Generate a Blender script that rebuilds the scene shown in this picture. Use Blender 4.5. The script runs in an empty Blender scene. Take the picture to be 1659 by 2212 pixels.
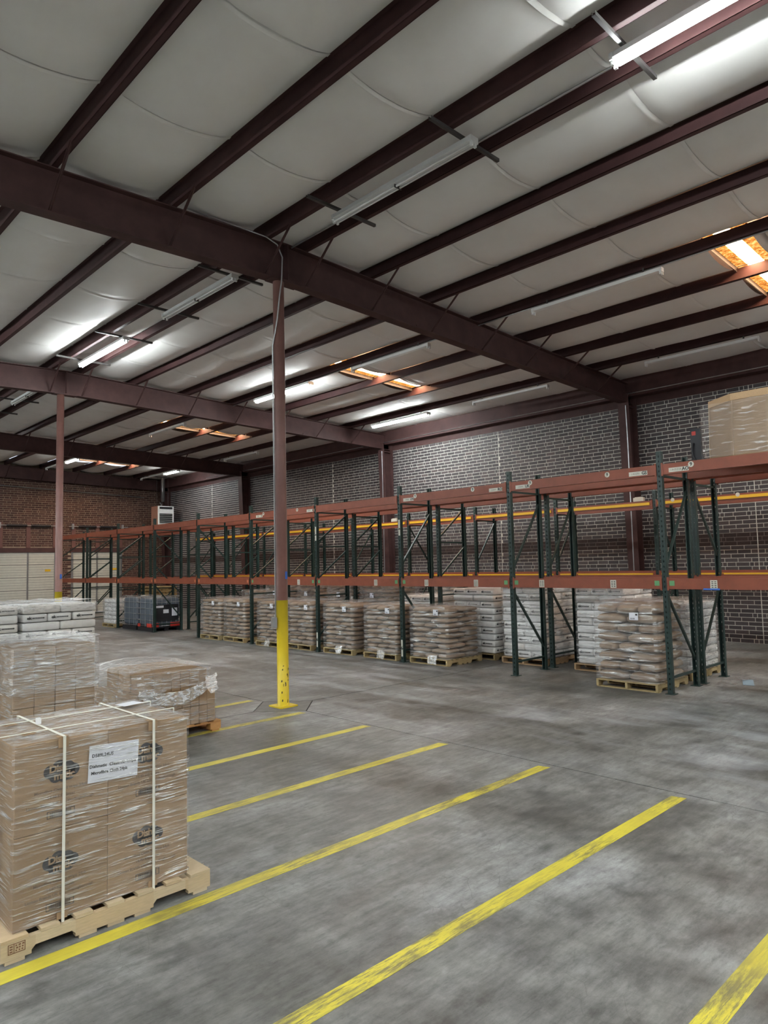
import bpy, math, random
from mathutils import Vector, Matrix
R = random.Random(7)
C = bpy.context.scene.collection
S = bpy.context.scene

# ------------------------------------------------------------------ camera
F, YAW, PITCH, ROLL = 1508.72497, 0.770443618, 0.0731259725, -0.022701116
H = 2.05
fw = Vector((math.sin(YAW)*math.cos(PITCH), math.cos(YAW)*math.cos(PITCH), math.sin(PITCH)))
rt0 = Vector((math.cos(YAW), -math.sin(YAW), 0)); up0 = rt0.cross(fw)
rt = math.cos(ROLL)*rt0 + math.sin(ROLL)*up0; up = -math.sin(ROLL)*rt0 + math.cos(ROLL)*up0
cd = bpy.data.cameras.new('camera'); cam = bpy.data.objects.new('camera', cd); C.objects.link(cam)
cd.sensor_fit = 'VERTICAL'; cd.sensor_height = 24.0; cd.lens = F/2212*24.0
cd.clip_start = 0.05; cd.clip_end = 200
M = Matrix((rt, up, -fw)).transposed().to_4x4(); M.translation = (0, 0, H)
cam.matrix_world = M
S.camera = cam

# ------------------------------------------------------------------ world and exposure (closed hall: lamps and skylights light it)
w = bpy.data.worlds.new('world'); S.world = w; w.use_nodes = True
w.node_tree.nodes['Background'].inputs[0].default_value = (0.55, 0.6, 0.7, 1)
w.node_tree.nodes['Background'].inputs[1].default_value = 0.3
S.view_settings.view_transform = 'Standard'; S.view_settings.look = 'None'
S.view_settings.exposure = 3.02; S.view_settings.gamma = 1.0; S.view_settings.use_curve_mapping = False
S.cycles.max_bounces = 8; S.cycles.diffuse_bounces = 4; S.cycles.transparent_max_bounces = 12
S.cycles.sample_clamp_indirect = 6.0
LAMP = 25.0          # emission of a lit fluorescent tube
SKYL = 8.5           # daylight through the roof lights

# ------------------------------------------------------------------ materials
def mat(name):
    m = bpy.data.materials.new(name); m.use_nodes = True
    return m, m.node_tree, m.node_tree.nodes['Principled BSDF']
def rgb(c): return (c[0], c[1], c[2], 1)
def node(nt, t, **kw):
    n = nt.nodes.new(t)
    for k, v in kw.items(): setattr(n, k, v)
    return n
def ramp(nt, fac, stops):
    n = nt.nodes.new('ShaderNodeValToRGB'); e = n.color_ramp.elements
    while len(e) < len(stops): e.new(0.5)
    for x, (p, c) in zip(e, stops):
        x.position = p; x.color = rgb(c) if not isinstance(c, (int, float)) else (c, c, c, 1)
    nt.links.new(fac, n.inputs[0]); return n.outputs[0]
def noise(nt, scale=5, detail=4, rough=0.55, mapping=None, coord='Object', rot=None, loc=None):
    tc = nt.nodes.new('ShaderNodeTexCoord'); mp = nt.nodes.new('ShaderNodeMapping')
    nt.links.new(tc.outputs[coord], mp.inputs[0])
    if mapping: mp.inputs['Scale'].default_value = mapping
    if rot: mp.inputs['Rotation'].default_value = rot
    if loc: mp.inputs['Location'].default_value = loc
    n = nt.nodes.new('ShaderNodeTexNoise'); n.inputs['Scale'].default_value = scale
    n.inputs['Detail'].default_value = detail; n.inputs['Roughness'].default_value = rough
    nt.links.new(mp.outputs[0], n.inputs['Vector']); return n.outputs['Fac']
def mix(nt, fac, a, b, mode='MIX'):
    n = nt.nodes.new('ShaderNodeMix'); n.data_type = 'RGBA'; n.blend_type = mode
    for i, v in ((0, fac), (6, a), (7, b)):
        if isinstance(v, (int, float)): n.inputs[i].default_value = v
        elif isinstance(v, tuple): n.inputs[i].default_value = rgb(v)
        else: nt.links.new(v, n.inputs[i])
    return n.outputs[2]
def bump(nt, bs, h, s=0.3, d=0.01):
    b = nt.nodes.new('ShaderNodeBump'); b.inputs['Strength'].default_value = s; b.inputs['Distance'].default_value = d
    nt.links.new(h, b.inputs['Height']); nt.links.new(b.outputs[0], bs.inputs['Normal'])
def plain(name, c, rough=0.6, metal=0.0, var=0.12, scale=6, spec=0.5, mapping=None):
    m, nt, b = mat(name)
    n = noise(nt, scale, 5, 0.6, mapping)
    lo = tuple(x*(1-var) for x in c); hi = tuple(min(1, x*(1+var)) for x in c)
    nt.links.new(ramp(nt, n, [(0.3, lo), (0.7, hi)]), b.inputs['Base Color'])
    b.inputs['Roughness'].default_value = rough; b.inputs['Metallic'].default_value = metal
    b.inputs['Specular IOR Level'].default_value = spec
    return m
def island_val(nt):
    g = node(nt, 'ShaderNodeNewGeometry'); o = node(nt, 'ShaderNodeObjectInfo')
    a = node(nt, 'ShaderNodeMath', operation='ADD'); f = node(nt, 'ShaderNodeMath', operation='FRACT')
    nt.links.new(g.outputs['Random Per Island'], a.inputs[0]); nt.links.new(o.outputs['Random'], a.inputs[1])
    nt.links.new(a.outputs[0], f.inputs[0]); return f.outputs[0]
def varied(name, stops, rough=0.8, scale=30, var=0.25, spec=0.3, mapping=None, bmp=0.0):
    m, nt, b = mat(name)
    base = ramp(nt, island_val(nt), stops)
    n = noise(nt, scale, 4, 0.6, mapping)
    g = ramp(nt, n, [(0.25, 1-var), (0.75, 1.0)])
    nt.links.new(mix(nt, 1.0, base, g, 'MULTIPLY'), b.inputs['Base Color'])
    b.inputs['Roughness'].default_value = rough; b.inputs['Specular IOR Level'].default_value = spec
    if bmp: bump(nt, b, n, bmp, 0.01)
    return m
def emit(name, c, s):
    m = bpy.data.materials.new(name); m.use_nodes = True; nt = m.node_tree; nt.nodes.clear()
    e = nt.nodes.new('ShaderNodeEmission'); o = nt.nodes.new('ShaderNodeOutputMaterial')
    e.inputs[0].default_value = rgb(c); e.inputs[1].default_value = s
    nt.links.new(e.outputs[0], o.inputs[0]); return m

def concrete_mat():
    m, nt, b = mat('worn_concrete')
    big = noise(nt, 0.55, 6, 0.62)
    mid = noise(nt, 2.6, 8, 0.68)
    streak = noise(nt, 1.0, 6, 0.65, (0.45, 2.2, 1))          # scrubbed along the lanes
    streak2 = noise(nt, 1.0, 6, 0.65, (2.0, 0.4, 1), loc=(3, 7, 0))   # along the aisle
    fine = noise(nt, 9, 10, 0.78, (0.55, 1.5, 1))
    scr = noise(nt, 5, 9, 0.8, (0.35, 3.2, 1), loc=(1, 2, 0), rot=(0, 0, 0.12))
    patch = noise(nt, 6.5, 6, 0.62, loc=(7, 3, 0))
    spk = noise(nt, 90, 3, 0.6)
    c1 = ramp(nt, big, [(0.33, (0.122, 0.120, 0.108)), (0.5, (0.198, 0.197, 0.188)), (0.66, (0.31, 0.315, 0.317))])
    c2 = ramp(nt, mid, [(0.34, 0.52), (0.5, 0.95), (0.66, 1.22)])
    c = mix(nt, 1.0, c1, c2, 'MULTIPLY')
    c = mix(nt, 0.5, c, ramp(nt, streak, [(0.34, 0.55), (0.52, 1.0), (0.70, 1.25)]), 'MULTIPLY')
    c = mix(nt, 0.6, c, ramp(nt, streak2, [(0.3, 0.6), (0.55, 1.0), (0.75, 1.2)]), 'MULTIPLY')
    c = mix(nt, 0.85, c, ramp(nt, fine, [(0.34, 0.5), (0.5, 1.0), (0.66, 1.3)]), 'MULTIPLY')
    c = mix(nt, 0.5, c, ramp(nt, scr, [(0.36, 0.55), (0.52, 1.0), (0.68, 1.25)]), 'MULTIPLY')
    c = mix(nt, 0.6, c, ramp(nt, patch, [(0.30, 0.55), (0.42, 1.0), (0.6, 1.0), (0.72, 1.35)]), 'MULTIPLY')
    c = mix(nt, 1.0, c, ramp(nt, spk, [(0.26, 0.5), (0.36, 1.0)]), 'MULTIPLY')
    # worn pale patches (reflected light painted in), and dark tyre tracks beside the rack
    geo = node(nt, 'ShaderNodeTexCoord'); sx = node(nt, 'ShaderNodeSeparateXYZ'); nt.links.new(geo.outputs['Object'], sx.inputs[0])
    aisle = ramp(nt, node_scale(nt, sx.outputs[0], 1/20.0), [(0.30, 0), (0.36, 1), (0.45, 1), (0.49, 0)])
    pale = ramp(nt, noise(nt, 1.5, 5, 0.6, (1.3, 0.5, 1), loc=(9, 1, 0)), [(0.5, 0), (0.72, 0.55)])
    pm = mix(nt, 1.0, aisle, pale, 'MULTIPLY')
    c = mix(nt, pm, c, (0.46, 0.48, 0.52))
    tyre = ramp(nt, node_scale(nt, sx.outputs[0], 1/20.0), [(0.475, 0), (0.49, 1), (0.505, 0.4), (0.515, 1), (0.53, 0)])
    tn = ramp(nt, noise(nt, 1.2, 6, 0.7, (5, 0.25, 1)), [(0.4, 0), (0.65, 0.75)])
    c = mix(nt, mix(nt, 1.0, tyre, tn, 'MULTIPLY'), c, (0.07, 0.07, 0.07))
    # fine craze cracks
    tc = node(nt, 'ShaderNodeTexCoord'); wv = node(nt, 'ShaderNodeTexNoise'); wv.inputs['Scale'].default_value = 3.0; nt.links.new(tc.outputs['Object'], wv.inputs['Vector'])
    ad = node(nt, 'ShaderNodeMixRGB'); ad.inputs[0].default_value = 0.12; nt.links.new(tc.outputs['Object'], ad.inputs[1]); nt.links.new(wv.outputs['Color'], ad.inputs[2])
    vo = node(nt, 'ShaderNodeTexVoronoi', feature='DISTANCE_TO_EDGE'); vo.inputs['Scale'].default_value = 5.5; nt.links.new(ad.outputs[0], vo.inputs['Vector'])
    ck = ramp(nt, vo.outputs['Distance'], [(0.0, 1.0), (0.012, 0.0)])
    cm = ramp(nt, noise(nt, 0.7, 3, 0.5, loc=(2, 5, 0)), [(0.5, 0.0), (0.62, 0.45)])
    c = mix(nt, mix(nt, 1.0, ck, cm, 'MULTIPLY'), c, (0.06, 0.057, 0.052))
    nt.links.new(c, b.inputs['Base Color'])
    r = ramp(nt, mid, [(0.3, 0.34), (0.7, 0.62)])
    nt.links.new(r, b.inputs['Roughness']); b.inputs['Specular IOR Level'].default_value = 0.42
    bump(nt, b, fine, 0.12, 0.004)
    return m
def node_scale(nt, sock, k):
    n = node(nt, 'ShaderNodeMath', operation='MULTIPLY'); nt.links.new(sock, n.inputs[0]); n.inputs[1].default_value = k
    return n.outputs[0]
M_CONC = concrete_mat()
M_JOINT = plain('joint_filler', (0.035, 0.033, 0.03), 0.9)
def paint_line_mat():
    m, nt, b = mat('worn_yellow_floor_paint')
    n1 = noise(nt, 3.0, 8, 0.72, (0.6, 3, 1)); n2 = noise(nt, 22, 6, 0.75, (0.22, 2.2, 1))
    y = ramp(nt, noise(nt, 2.0, 4, 0.6), [(0.35, (0.55, 0.46, 0.045)), (0.65, (0.70, 0.60, 0.055))])
    w1 = ramp(nt, n1, [(0.47, 0.0), (0.62, 0.9)]); w2 = ramp(nt, n2, [(0.50, 0.0), (0.58, 0.8)])
    wear = mix(nt, 1.0, w1, w2, 'SCREEN')
    wear = mix(nt, 1.0, wear, ramp(nt, noise(nt, 0.8, 3, 0.5, loc=(4, 4, 0)), [(0.38, 0.12), (0.6, 1.0)]), 'MULTIPLY')
    nt.links.new(mix(nt, wear, y, (0.13, 0.115, 0.07)), b.inputs['Base Color'])
    b.inputs['Roughness'].default_value = 0.5
    return m
M_LINE = paint_line_mat()
def insul_mat():
    m, nt, b = mat('white_vinyl_insulation_facing')
    n = noise(nt, 1.2, 5, 0.55); f = noise(nt, 9, 5, 0.6, (1, 0.3, 1))
    nt.links.new(ramp(nt, n, [(0.3, (0.79, 0.775, 0.75)), (0.7, (0.86, 0.85, 0.83))]), b.inputs['Base Color'])
    b.inputs['Roughness'].default_value = 0.55; b.inputs['Specular IOR Level'].default_value = 0.22
    bump(nt, b, f, 0.10, 0.02)
    return m
M_INS = insul_mat()
M_STEEL = plain('red_oxide_primer_steel', (0.074, 0.036, 0.034), 0.65, 0, 0.22, 3, 0.3)
M_PURLIN = plain('dark_oxide_purlin_primer', (0.057, 0.024, 0.024), 0.65, 0, 0.2, 3, 0.3)
M_COL = plain('red_oxide_column_paint', (0.155, 0.070, 0.058), 0.5, 0, 0.15, 4)
M_CYEL = plain('yellow_column_paint', (0.80, 0.60, 0.03), 0.4, 0, 0.06, 4)
M_CHIP = plain('chipped_paint', (0.06, 0.045, 0.03), 0.7)
M_MORTAR = plain('pale_mortar', (0.66, 0.64, 0.58), 0.95, 0, 0.15, 4, 0.2)
M_MORTARB = plain('tan_mortar', (0.34, 0.27, 0.20), 0.95, 0, 0.2, 4, 0.2)
M_MORTARD = plain('darker_mortar', (0.17, 0.14, 0.13), 0.95, 0, 0.2, 4, 0.2)
M_BRICK = varied('dark_plum_brick', [(0.0, (0.056, 0.046, 0.050)), (0.5, (0.076, 0.063, 0.067)), (0.85, (0.092, 0.074, 0.076)), (1.0, (0.108, 0.083, 0.08))], 0.62, 60, 0.3, 0.45, bmp=0.3)
M_BRICKD = varied('darker_brick', [(0.0, (0.036, 0.024, 0.022)), (1.0, (0.055, 0.034, 0.03))], 0.85, 40, 0.35)
M_BRICKB = varied('red_brown_brick', [(0.0, (0.075, 0.038, 0.032)), (0.6, (0.105, 0.052, 0.042)), (1.0, (0.135, 0.07, 0.055))], 0.85, 40, 0.35)
M_RORANGE = plain('rust_orange_rack_beam_paint', (0.235, 0.060, 0.030), 0.45, 0, 0.14, 5)
M_RYEL = plain('yellow_beam_strip', (0.80, 0.50, 0.02), 0.45, 0, 0.05)
M_RGREEN = plain('dark_green_rack_upright_paint', (0.014, 0.033, 0.029), 0.38, 0, 0.25, 9)
M_WOOD = varied('new_pine', [(0.0, (0.56, 0.43, 0.27)), (0.5, (0.66, 0.54, 0.37)), (1.0, (0.60, 0.45, 0.28))], 0.7, 14, 0.22, 0.3, (1, 8, 8))
M_WOODT = varied('tan_pine', [(0.0, (0.52, 0.33, 0.17)), (1.0, (0.60, 0.41, 0.24))], 0.7, 14, 0.25, 0.3, (1, 8, 8))
M_WOODY = varied('yellowed_pallet_wood', [(0.0, (0.40, 0.30, 0.15)), (1.0, (0.55, 0.42, 0.22))], 0.75, 12, 0.3, 0.3, (1, 8, 8))
M_WOODO = varied('orange_pallet_wood', [(0.0, (0.45, 0.22, 0.08)), (1.0, (0.58, 0.31, 0.12))], 0.75, 12, 0.25, 0.3, (1, 8, 8))
M_KRAFT = varied('kraft_carton', [(0.0, (0.335, 0.22, 0.125)), (1.0, (0.385, 0.258, 0.152))], 0.75, 7, 0.12, 0.25)
M_KRAFTD = plain('carton_core', (0.12, 0.08, 0.05), 0.9)
M_SACKB = varied('brown_paper_sack', [(0.0, (0.29, 0.20, 0.13)), (0.5, (0.36, 0.255, 0.17)), (1.0, (0.43, 0.31, 0.215))], 0.6, 9, 0.25, 0.4, bmp=0.35)
M_SACKW = varied('white_woven_sack', [(0.0, (0.82, 0.82, 0.82)), (0.6, (0.90, 0.90, 0.90)), (1.0, (0.86, 0.83, 0.79))], 0.5, 9, 0.15, 0.4, bmp=0.25)
M_INK = plain('black_ink', (0.025, 0.025, 0.028), 0.7)
M_INKD = plain('dark_print', (0.055, 0.05, 0.05), 0.75)
M_INKB = plain('faded_brown_print', (0.19, 0.125, 0.08), 0.8)
M_STAMP = plain('burnt_stamp', (0.20, 0.09, 0.05), 0.8)
M_PAPER = plain('white_paper', (0.74, 0.75, 0.80), 0.6, 0, 0.03)
M_TAG = plain('aged_white_tag', (0.62, 0.60, 0.52), 0.6, 0, 0.08)
M_GREENST = plain('green_sticker', (0.12, 0.32, 0.14), 0.6)
M_ORST = plain('orange_sticker', (0.52, 0.17, 0.08), 0.6)
M_BLUE = plain('blue_tape', (0.03, 0.13, 0.50), 0.5)
M_RED = plain('red_plastic', (0.45, 0.03, 0.02), 0.45)
M_STRAP = plain('white_strap', (0.80, 0.78, 0.68), 0.4, 0, 0.03)
M_WHITE = plain('white_enamel', (0.82, 0.83, 0.83), 0.35, 0, 0.04)
M_TUBE = plain('unlit_tube_glass', (0.78, 0.78, 0.78), 0.2, 0, 0.02)
M_GALV = plain('galvanised_steel', (0.50, 0.51, 0.52), 0.35, 0.9, 0.12)
M_DARKST = plain('dark_strut', (0.055, 0.05, 0.048), 0.5)
M_DOOR = plain('cream_door_panel', (0.62, 0.62, 0.55), 0.5, 0, 0.05)
M_DOORG = plain('door_rib_edge', (0.26, 0.26, 0.24), 0.7)
M_DOORL = plain('door_joint', (0.10, 0.10, 0.09), 0.8)
M_BLACK = plain('black_plastic', (0.014, 0.014, 0.018), 0.5)
M_PLY = plain('dark_grey_wall_paint', (0.10, 0.08, 0.08), 0.8)
M_HEAT = plain('tan_heater_enamel', (0.30, 0.16, 0.12), 0.5)
M_IBC = varied('blue_grey_plastic_bottle', [(0.0, (0.085, 0.105, 0.135)), (1.0, (0.11, 0.135, 0.165))], 0.35, 3, 0.2, 0.5)
M_IBCT = plain('translucent_bottle_top', (0.34, 0.37, 0.42), 0.3)
M_LIT = emit('lit_fluorescent_tube', (0.92, 0.985, 0.985), LAMP)

def film_mat(name, rot=0.0, dens=0.12, streak=0.9, sv=80.0, su=4.5, thr=0.53, floor_=0.15):
    # clear plastic; noise mixes in pale streaks for hazy wrinkles and painted glints
    m = bpy.data.materials.new(name); m.use_nodes = True; nt = m.node_tree
    b = nt.nodes['Principled BSDF']; out = nt.nodes['Material Output']
    n1 = noise(nt, 1.0, 3, 0.6, (su, sv, 1), 'UV', (0, 0, rot))
    n2 = noise(nt, 1.0, 4, 0.65, (su*0.5, sv*0.4, 1), 'UV', (0, 0, rot*1.6), (5, 3, 0))
    n3 = noise(nt, 1.0, 4, 0.6, (2.2, 5.0, 1), 'UV', (0, 0, rot), (1, 8, 0))
    s1 = ramp(nt, n1, [(thr, 0.0), (thr+0.12, 1.0)]); s2 = ramp(nt, n2, [(thr+0.02, 0.0), (thr+0.13, 0.7)])
    s = mix(nt, 1.0, s1, s2, 'SCREEN')
    s = mix(nt, 1.0, s, ramp(nt, n3, [(0.40, floor_), (0.60, 1.0)]), 'MULTIPLY')
    fac = node(nt, 'ShaderNodeMapRange'); nt.links.new(s, fac.inputs[0])
    fac.inputs['To Min'].default_value = dens; fac.inputs['To Max'].default_value = streak
    b.inputs['Base Color'].default_value = (0.95, 0.95, 0.96, 1); b.inputs['Roughness'].default_value = 0.2
    b.inputs['Specular IOR Level'].default_value = 0.8
    bp = node(nt, 'ShaderNodeBump'); bp.inputs['Strength'].default_value = 1.0; bp.inputs['Distance'].default_value = 0.02
    nt.links.new(n1, bp.inputs['Height']); nt.links.new(bp.outputs[0], b.inputs['Normal'])
    t = node(nt, 'ShaderNodeBsdfTransparent'); t.inputs[0].default_value = (0.98, 0.98, 0.98, 1)
    g = node(nt, 'ShaderNodeBsdfGlossy'); g.inputs['Roughness'].default_value = 0.25; g.inputs[0].default_value = (1, 1, 1, 1)
    nt.links.new(bp.outputs[0], g.inputs['Normal'])
    ms = node(nt, 'ShaderNodeMixShader'); nt.links.new(fac.outputs[0], ms.inputs[0])
    ms0 = node(nt, 'ShaderNodeMixShader'); ms0.inputs[0].default_value = 0.6
    nt.links.new(b.outputs[0], ms0.inputs[1]); nt.links.new(g.outputs[0], ms0.inputs[2])
    nt.links.new(t.outputs[0], ms.inputs[1]); nt.links.new(ms0.outputs[0], ms.inputs[2])
    nt.links.new(ms.outputs[0], out.inputs[0])
    return m
M_FILM = film_mat('stretch_film', 0.08, 0.08, 1.0, 85.0, 6.0, 0.52, 0.25)
M_FILMD = film_mat('stretch_film_diagonal', 0.16, 0.06, 1.0, 80.0, 5.0, 0.525, 0.2)
M_FILMS = film_mat('stretch_film_sacks', 0.06, 0.085, 0.8, 26.0, 2.2, 0.51, 0.25)
M_FILMF = film_mat('stretch_film_bunched', 0.3, 0.38, 1.0, 30.0, 14.0, 0.47, 0.5)
M_FILMG = film_mat('stretch_film_clear_glints', 0.35, 0.10, 0.85, 22.0, 2.5, 0.56, 0.2)
M_FILMTOP = film_mat('stretch_film_crumpled_glare_top', 0.1, 0.20, 1.0, 34.0, 12.0, 0.49, 0.4)  # whiter than the sides: overhead light on the film painted in
M_FILMT = film_mat('stretch_film_thick', 0.15, 0.15, 1.0, 60.0, 8.0, 0.515, 0.3)

# ------------------------------------------------------------------ mesh helpers
class MB:
    def __init__(s): s.v = []; s.f = []; s.mi = []; s.uv = {}
    def add(s, vs, fs, m=0):
        k = len(s.v); s.v += [tuple(p) for p in vs]
        for f in fs: s.f.append(tuple(i+k for i in f)); s.mi.append(m)
    def box(s, c, d, rz=0.0, m=0, skip=()):
        x, y, z = (d[0]/2, d[1]/2, d[2]/2); cs, sn = math.cos(rz), math.sin(rz)
        vs = []
        for sz in (-1, 1):
            for sx, sy in ((-1, -1), (1, -1), (1, 1), (-1, 1)):
                px, py = sx*x, sy*y
                vs.append((c[0]+px*cs-py*sn, c[1]+px*sn+py*cs, c[2]+sz*z))
        fs = {'-z': (3, 2, 1, 0), '+z': (4, 5, 6, 7), '-y': (0, 1, 5, 4), '+x': (1, 2, 6, 5), '+y': (2, 3, 7, 6), '-x': (3, 0, 4, 7)}
        s.add(vs, [f for k, f in fs.items() if k not in skip], m); return s
    def b2(s, x0, x1, y0, y1, z0, z1, m=0, skip=()):
        return s.box(((x0+x1)/2, (y0+y1)/2, (z0+z1)/2), (abs(x1-x0), abs(y1-y0), abs(z1-z0)), 0, m, skip)
    def bar(s, p, q, a, b, up=(0, 0, 1), m=0):
        p, q = Vector(p), Vector(q); d = (q-p).normalized(); u = Vector(up)
        if abs(d.dot(u)) > 0.98: u = Vector((1, 0, 0))
        r = d.cross(u).normalized(); u = r.cross(d)
        vs = []
        for o in (p, q):
            for i, j in ((-1, -1), (1, -1), (1, 1), (-1, 1)): vs.append(o + r*(i*a/2) + u*(j*b/2))
        s.add(vs, [(3, 2, 1, 0), (4, 5, 6, 7), (0, 1, 5, 4), (1, 2, 6, 5), (2, 3, 7, 6), (3, 0, 4, 7)], m); return s
    def tube(s, pts, r, n=8, m=0, cap=True):
        pts = [Vector(p) for p in pts]; rings = []
        for i, p in enumerate(pts):
            d = (pts[min(i+1, len(pts)-1)] - pts[max(i-1, 0)]).normalized()
            u = Vector((0, 0, 1)) if abs(d.z) < 0.95 else Vector((1, 0, 0))
            a = d.cross(u).normalized(); b = a.cross(d)
            rings.append([p + a*(r*math.cos(2*math.pi*k/n)) + b*(r*math.sin(2*math.pi*k/n)) for k in range(n)])
        vs = [v for g in rings for v in g]; fs = []
        for i in range(len(pts)-1):
            for k in range(n):
                fs.append((i*n+k, i*n+(k+1) % n, (i+1)*n+(k+1) % n, (i+1)*n+k))
        if cap: fs += [tuple(range(n)), tuple(reversed(range((len(pts)-1)*n, len(pts)*n)))]
        s.add(vs, fs, m); return s
    def prism(s, poly, fn, d0, d1, m=0):
        n = len(poly); vs = [fn(a, b, d0) for a, b in poly] + [fn(a, b, d1) for a, b in poly]
        s.add(vs, [tuple(range(n)), tuple(reversed(range(n, 2*n)))] + [(i, (i+n), (i+1) % n + n, (i+1) % n) for i in range(n)], m); return s
    def disc(s, c, r, n, ax, ay, m=0):
        c, ax, ay = Vector(c), Vector(ax), Vector(ay)
        s.add([c + ax*(r*math.cos(2*math.pi*k/n)) + ay*(r*math.sin(2*math.pi*k/n)) for k in range(n)], [tuple(range(n))], m); return s
    def mesh(s, name, mats, smooth=False):
        me = bpy.data.meshes.new(name); me.from_pydata(s.v, [], s.f)
        for m in (mats if isinstance(mats, (list, tuple)) else [mats]): me.materials.append(m)
        me.polygons.foreach_set('material_index', s.mi)
        if smooth: me.polygons.foreach_set('use_smooth', [True]*len(s.f))
        me.update(); return me
    def obj(s, name, mats, parent=None, smooth=False):
        return link(name, s.mesh(name, mats, smooth), parent)
def link(name, me, parent=None, loc=None, rz=0.0, scale=None):
    o = bpy.data.objects.new(name, me); C.objects.link(o)
    if parent: o.parent = parent
    if loc: o.location = loc
    if rz: o.rotation_euler[2] = rz
    if scale: o.scale = scale
    return o
def tag(o, label, cat, group=None, kind=None):
    if label: o['label'] = label
    if cat: o['category'] = cat
    if group: o['group'] = group
    if kind: o['kind'] = kind
    return o
def thing(name, label, cat, loc=(0, 0, 0), rz=0.0, group=None, kind=None):
    o = bpy.data.objects.new(name, None); C.objects.link(o); o.location = loc; o.rotation_euler[2] = rz
    o.empty_display_size = 0.2
    return tag(o, label, cat, group, kind)
def copy_tree(o, parent=None):
    c = o.copy(); C.objects.link(c)
    if parent: c.parent = parent
    for ch in list(o.children): copy_tree(ch, c)
    return c
_txt = {}
def text_mesh(s, size, m, spacing=1.0, bold=0.0):
    key = (s, size, m.name, spacing, bold)
    if key in _txt: return _txt[key]
    cu = bpy.data.curves.new('lettering', 'FONT'); cu.body = s; cu.size = size; cu.align_x = 'CENTER'; cu.align_y = 'CENTER'
    cu.space_character = spacing; cu.resolution_u = 2; cu.offset = bold
    o = bpy.data.objects.new('lettering', cu); C.objects.link(o)
    dg = bpy.context.evaluated_depsgraph_get()
    me = bpy.data.meshes.new_from_object(o.evaluated_get(dg)); me.name = 'lettering'
    me.materials.clear(); me.materials.append(m)
    bpy.data.objects.remove(o); _txt[key] = me
    return me
FACE_Y = (math.pi/2, 0, 0)               # lettering that faces -Y
FACE_X = (math.pi/2, 0, -math.pi/2)      # lettering that faces -X
def letter(s, size, m, loc, rot, parent, name='lettering', spacing=1.0, sx=1.0, bold=0.0):
    o = bpy.data.objects.new(name, text_mesh(s, size, m, spacing, bold)); C.objects.link(o); o.parent = parent
    o.location = loc; o.rotation_euler = rot; o.scale = (sx, 1, 1)
    return o
ORD = ['', 'first', 'second', 'third', 'fourth', 'fifth', 'sixth', 'seventh', 'eighth', 'ninth', 'tenth', 'eleventh', 'twelfth']

# ================================================================== STRUCTURE
XW, YE, YB, XL = 17.53, 34.6, -9.0, -11.5      # brick wall, end wall, back, left
RX = 6.25                                       # ridge / column line
FR = [-0.64, 8.52, 17.66, 26.8]                 # frame lines
def rtop(x): return 6.97 - 0.033*abs(x-RX)      # top of rafters = underside of purlins
def rbot(x): return 6.385 - 0.028*abs(x-RX)

# ---- floor: slabs parted by sawn joints, a diamond round each column
fl = MB().b2(XL, XW, YB, YE, -0.25, -0.012, 0).obj('floor', M_JOINT); fl['kind'] = 'structure'
M_CONCD = plain('darker_patch_concrete', (0.125, 0.122, 0.115), 0.6, 0, 0.3, 7)
def slab(poly, m=None):
    # inset polygon a little so that the joints stay open
    n = len(poly); cx = sum(p[0] for p in poly)/n; cy = sum(p[1] for p in poly)/n; q = []
    for i in range(n):
        a, b, c = Vector(poly[i-1]), Vector(poly[i]), Vector(poly[(i+1) % n])
        e1 = (b-a).normalized(); e2 = (c-b).normalized()
        n1 = Vector((-e1.y, e1.x)); n2 = Vector((-e2.y, e2.x)); k = 0.008
        d = (n1+n2)/(1+n1.dot(n2)); q.append((b.x+d.x*k, b.y+d.y*k))
    MB().prism(q, lambda a, b, d: (a, b, d), -0.02, 0.0).obj('concrete_slab', m or M_CONC, fl)
D = 0.53; JX = 6.14
ys = [YB] + FR + [YE]
for i in range(len(ys)-1):
    y0, y1 = ys[i], ys[i+1]
    lo = i > 0; hi = i < len(ys)-2
    right = [(JX + (D if lo else 0), y0), (XW, y0), (XW, y1), (JX + (D if hi else 0), y1)]
    if hi: right.append((JX, y1-D))
    if lo: right.append((JX, y0+D))
    left = [(XL, y0), (JX - (D if lo else 0), y0)]
    if lo: left.append((JX, y0+D))
    if hi: left.append((JX, y1-D))
    left += [(JX - (D if hi else 0), y1), (XL, y1)]
    slab(right); slab(left)
for y in FR: slab([(JX-D, y), (JX, y-D), (JX+D, y), (JX, y+D)], M_CONCD)
for k, (yc, xe, x0) in enumerate(((1.36, 6.02, 1.0), (2.685, 6.04, -0.6), (4.03, 6.05, -0.6), (5.37, 6.07, -0.6), (6.665, 6.09, -0.6), (7.95, 6.05, -0.6), (9.25, 6.06, -0.6), (10.55, 6.06, -0.6))):
    b = MB(); y0, y1 = yc-0.06, yc+0.06
    b.prism([(x0, y0), (xe+0.012, y0), (xe-0.02, y1), (x0, y1)], lambda a, c, d: (a, c, d), 0.0002, 0.0016)
    b.obj('yellow_floor_line', M_LINE, fl)

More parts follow.
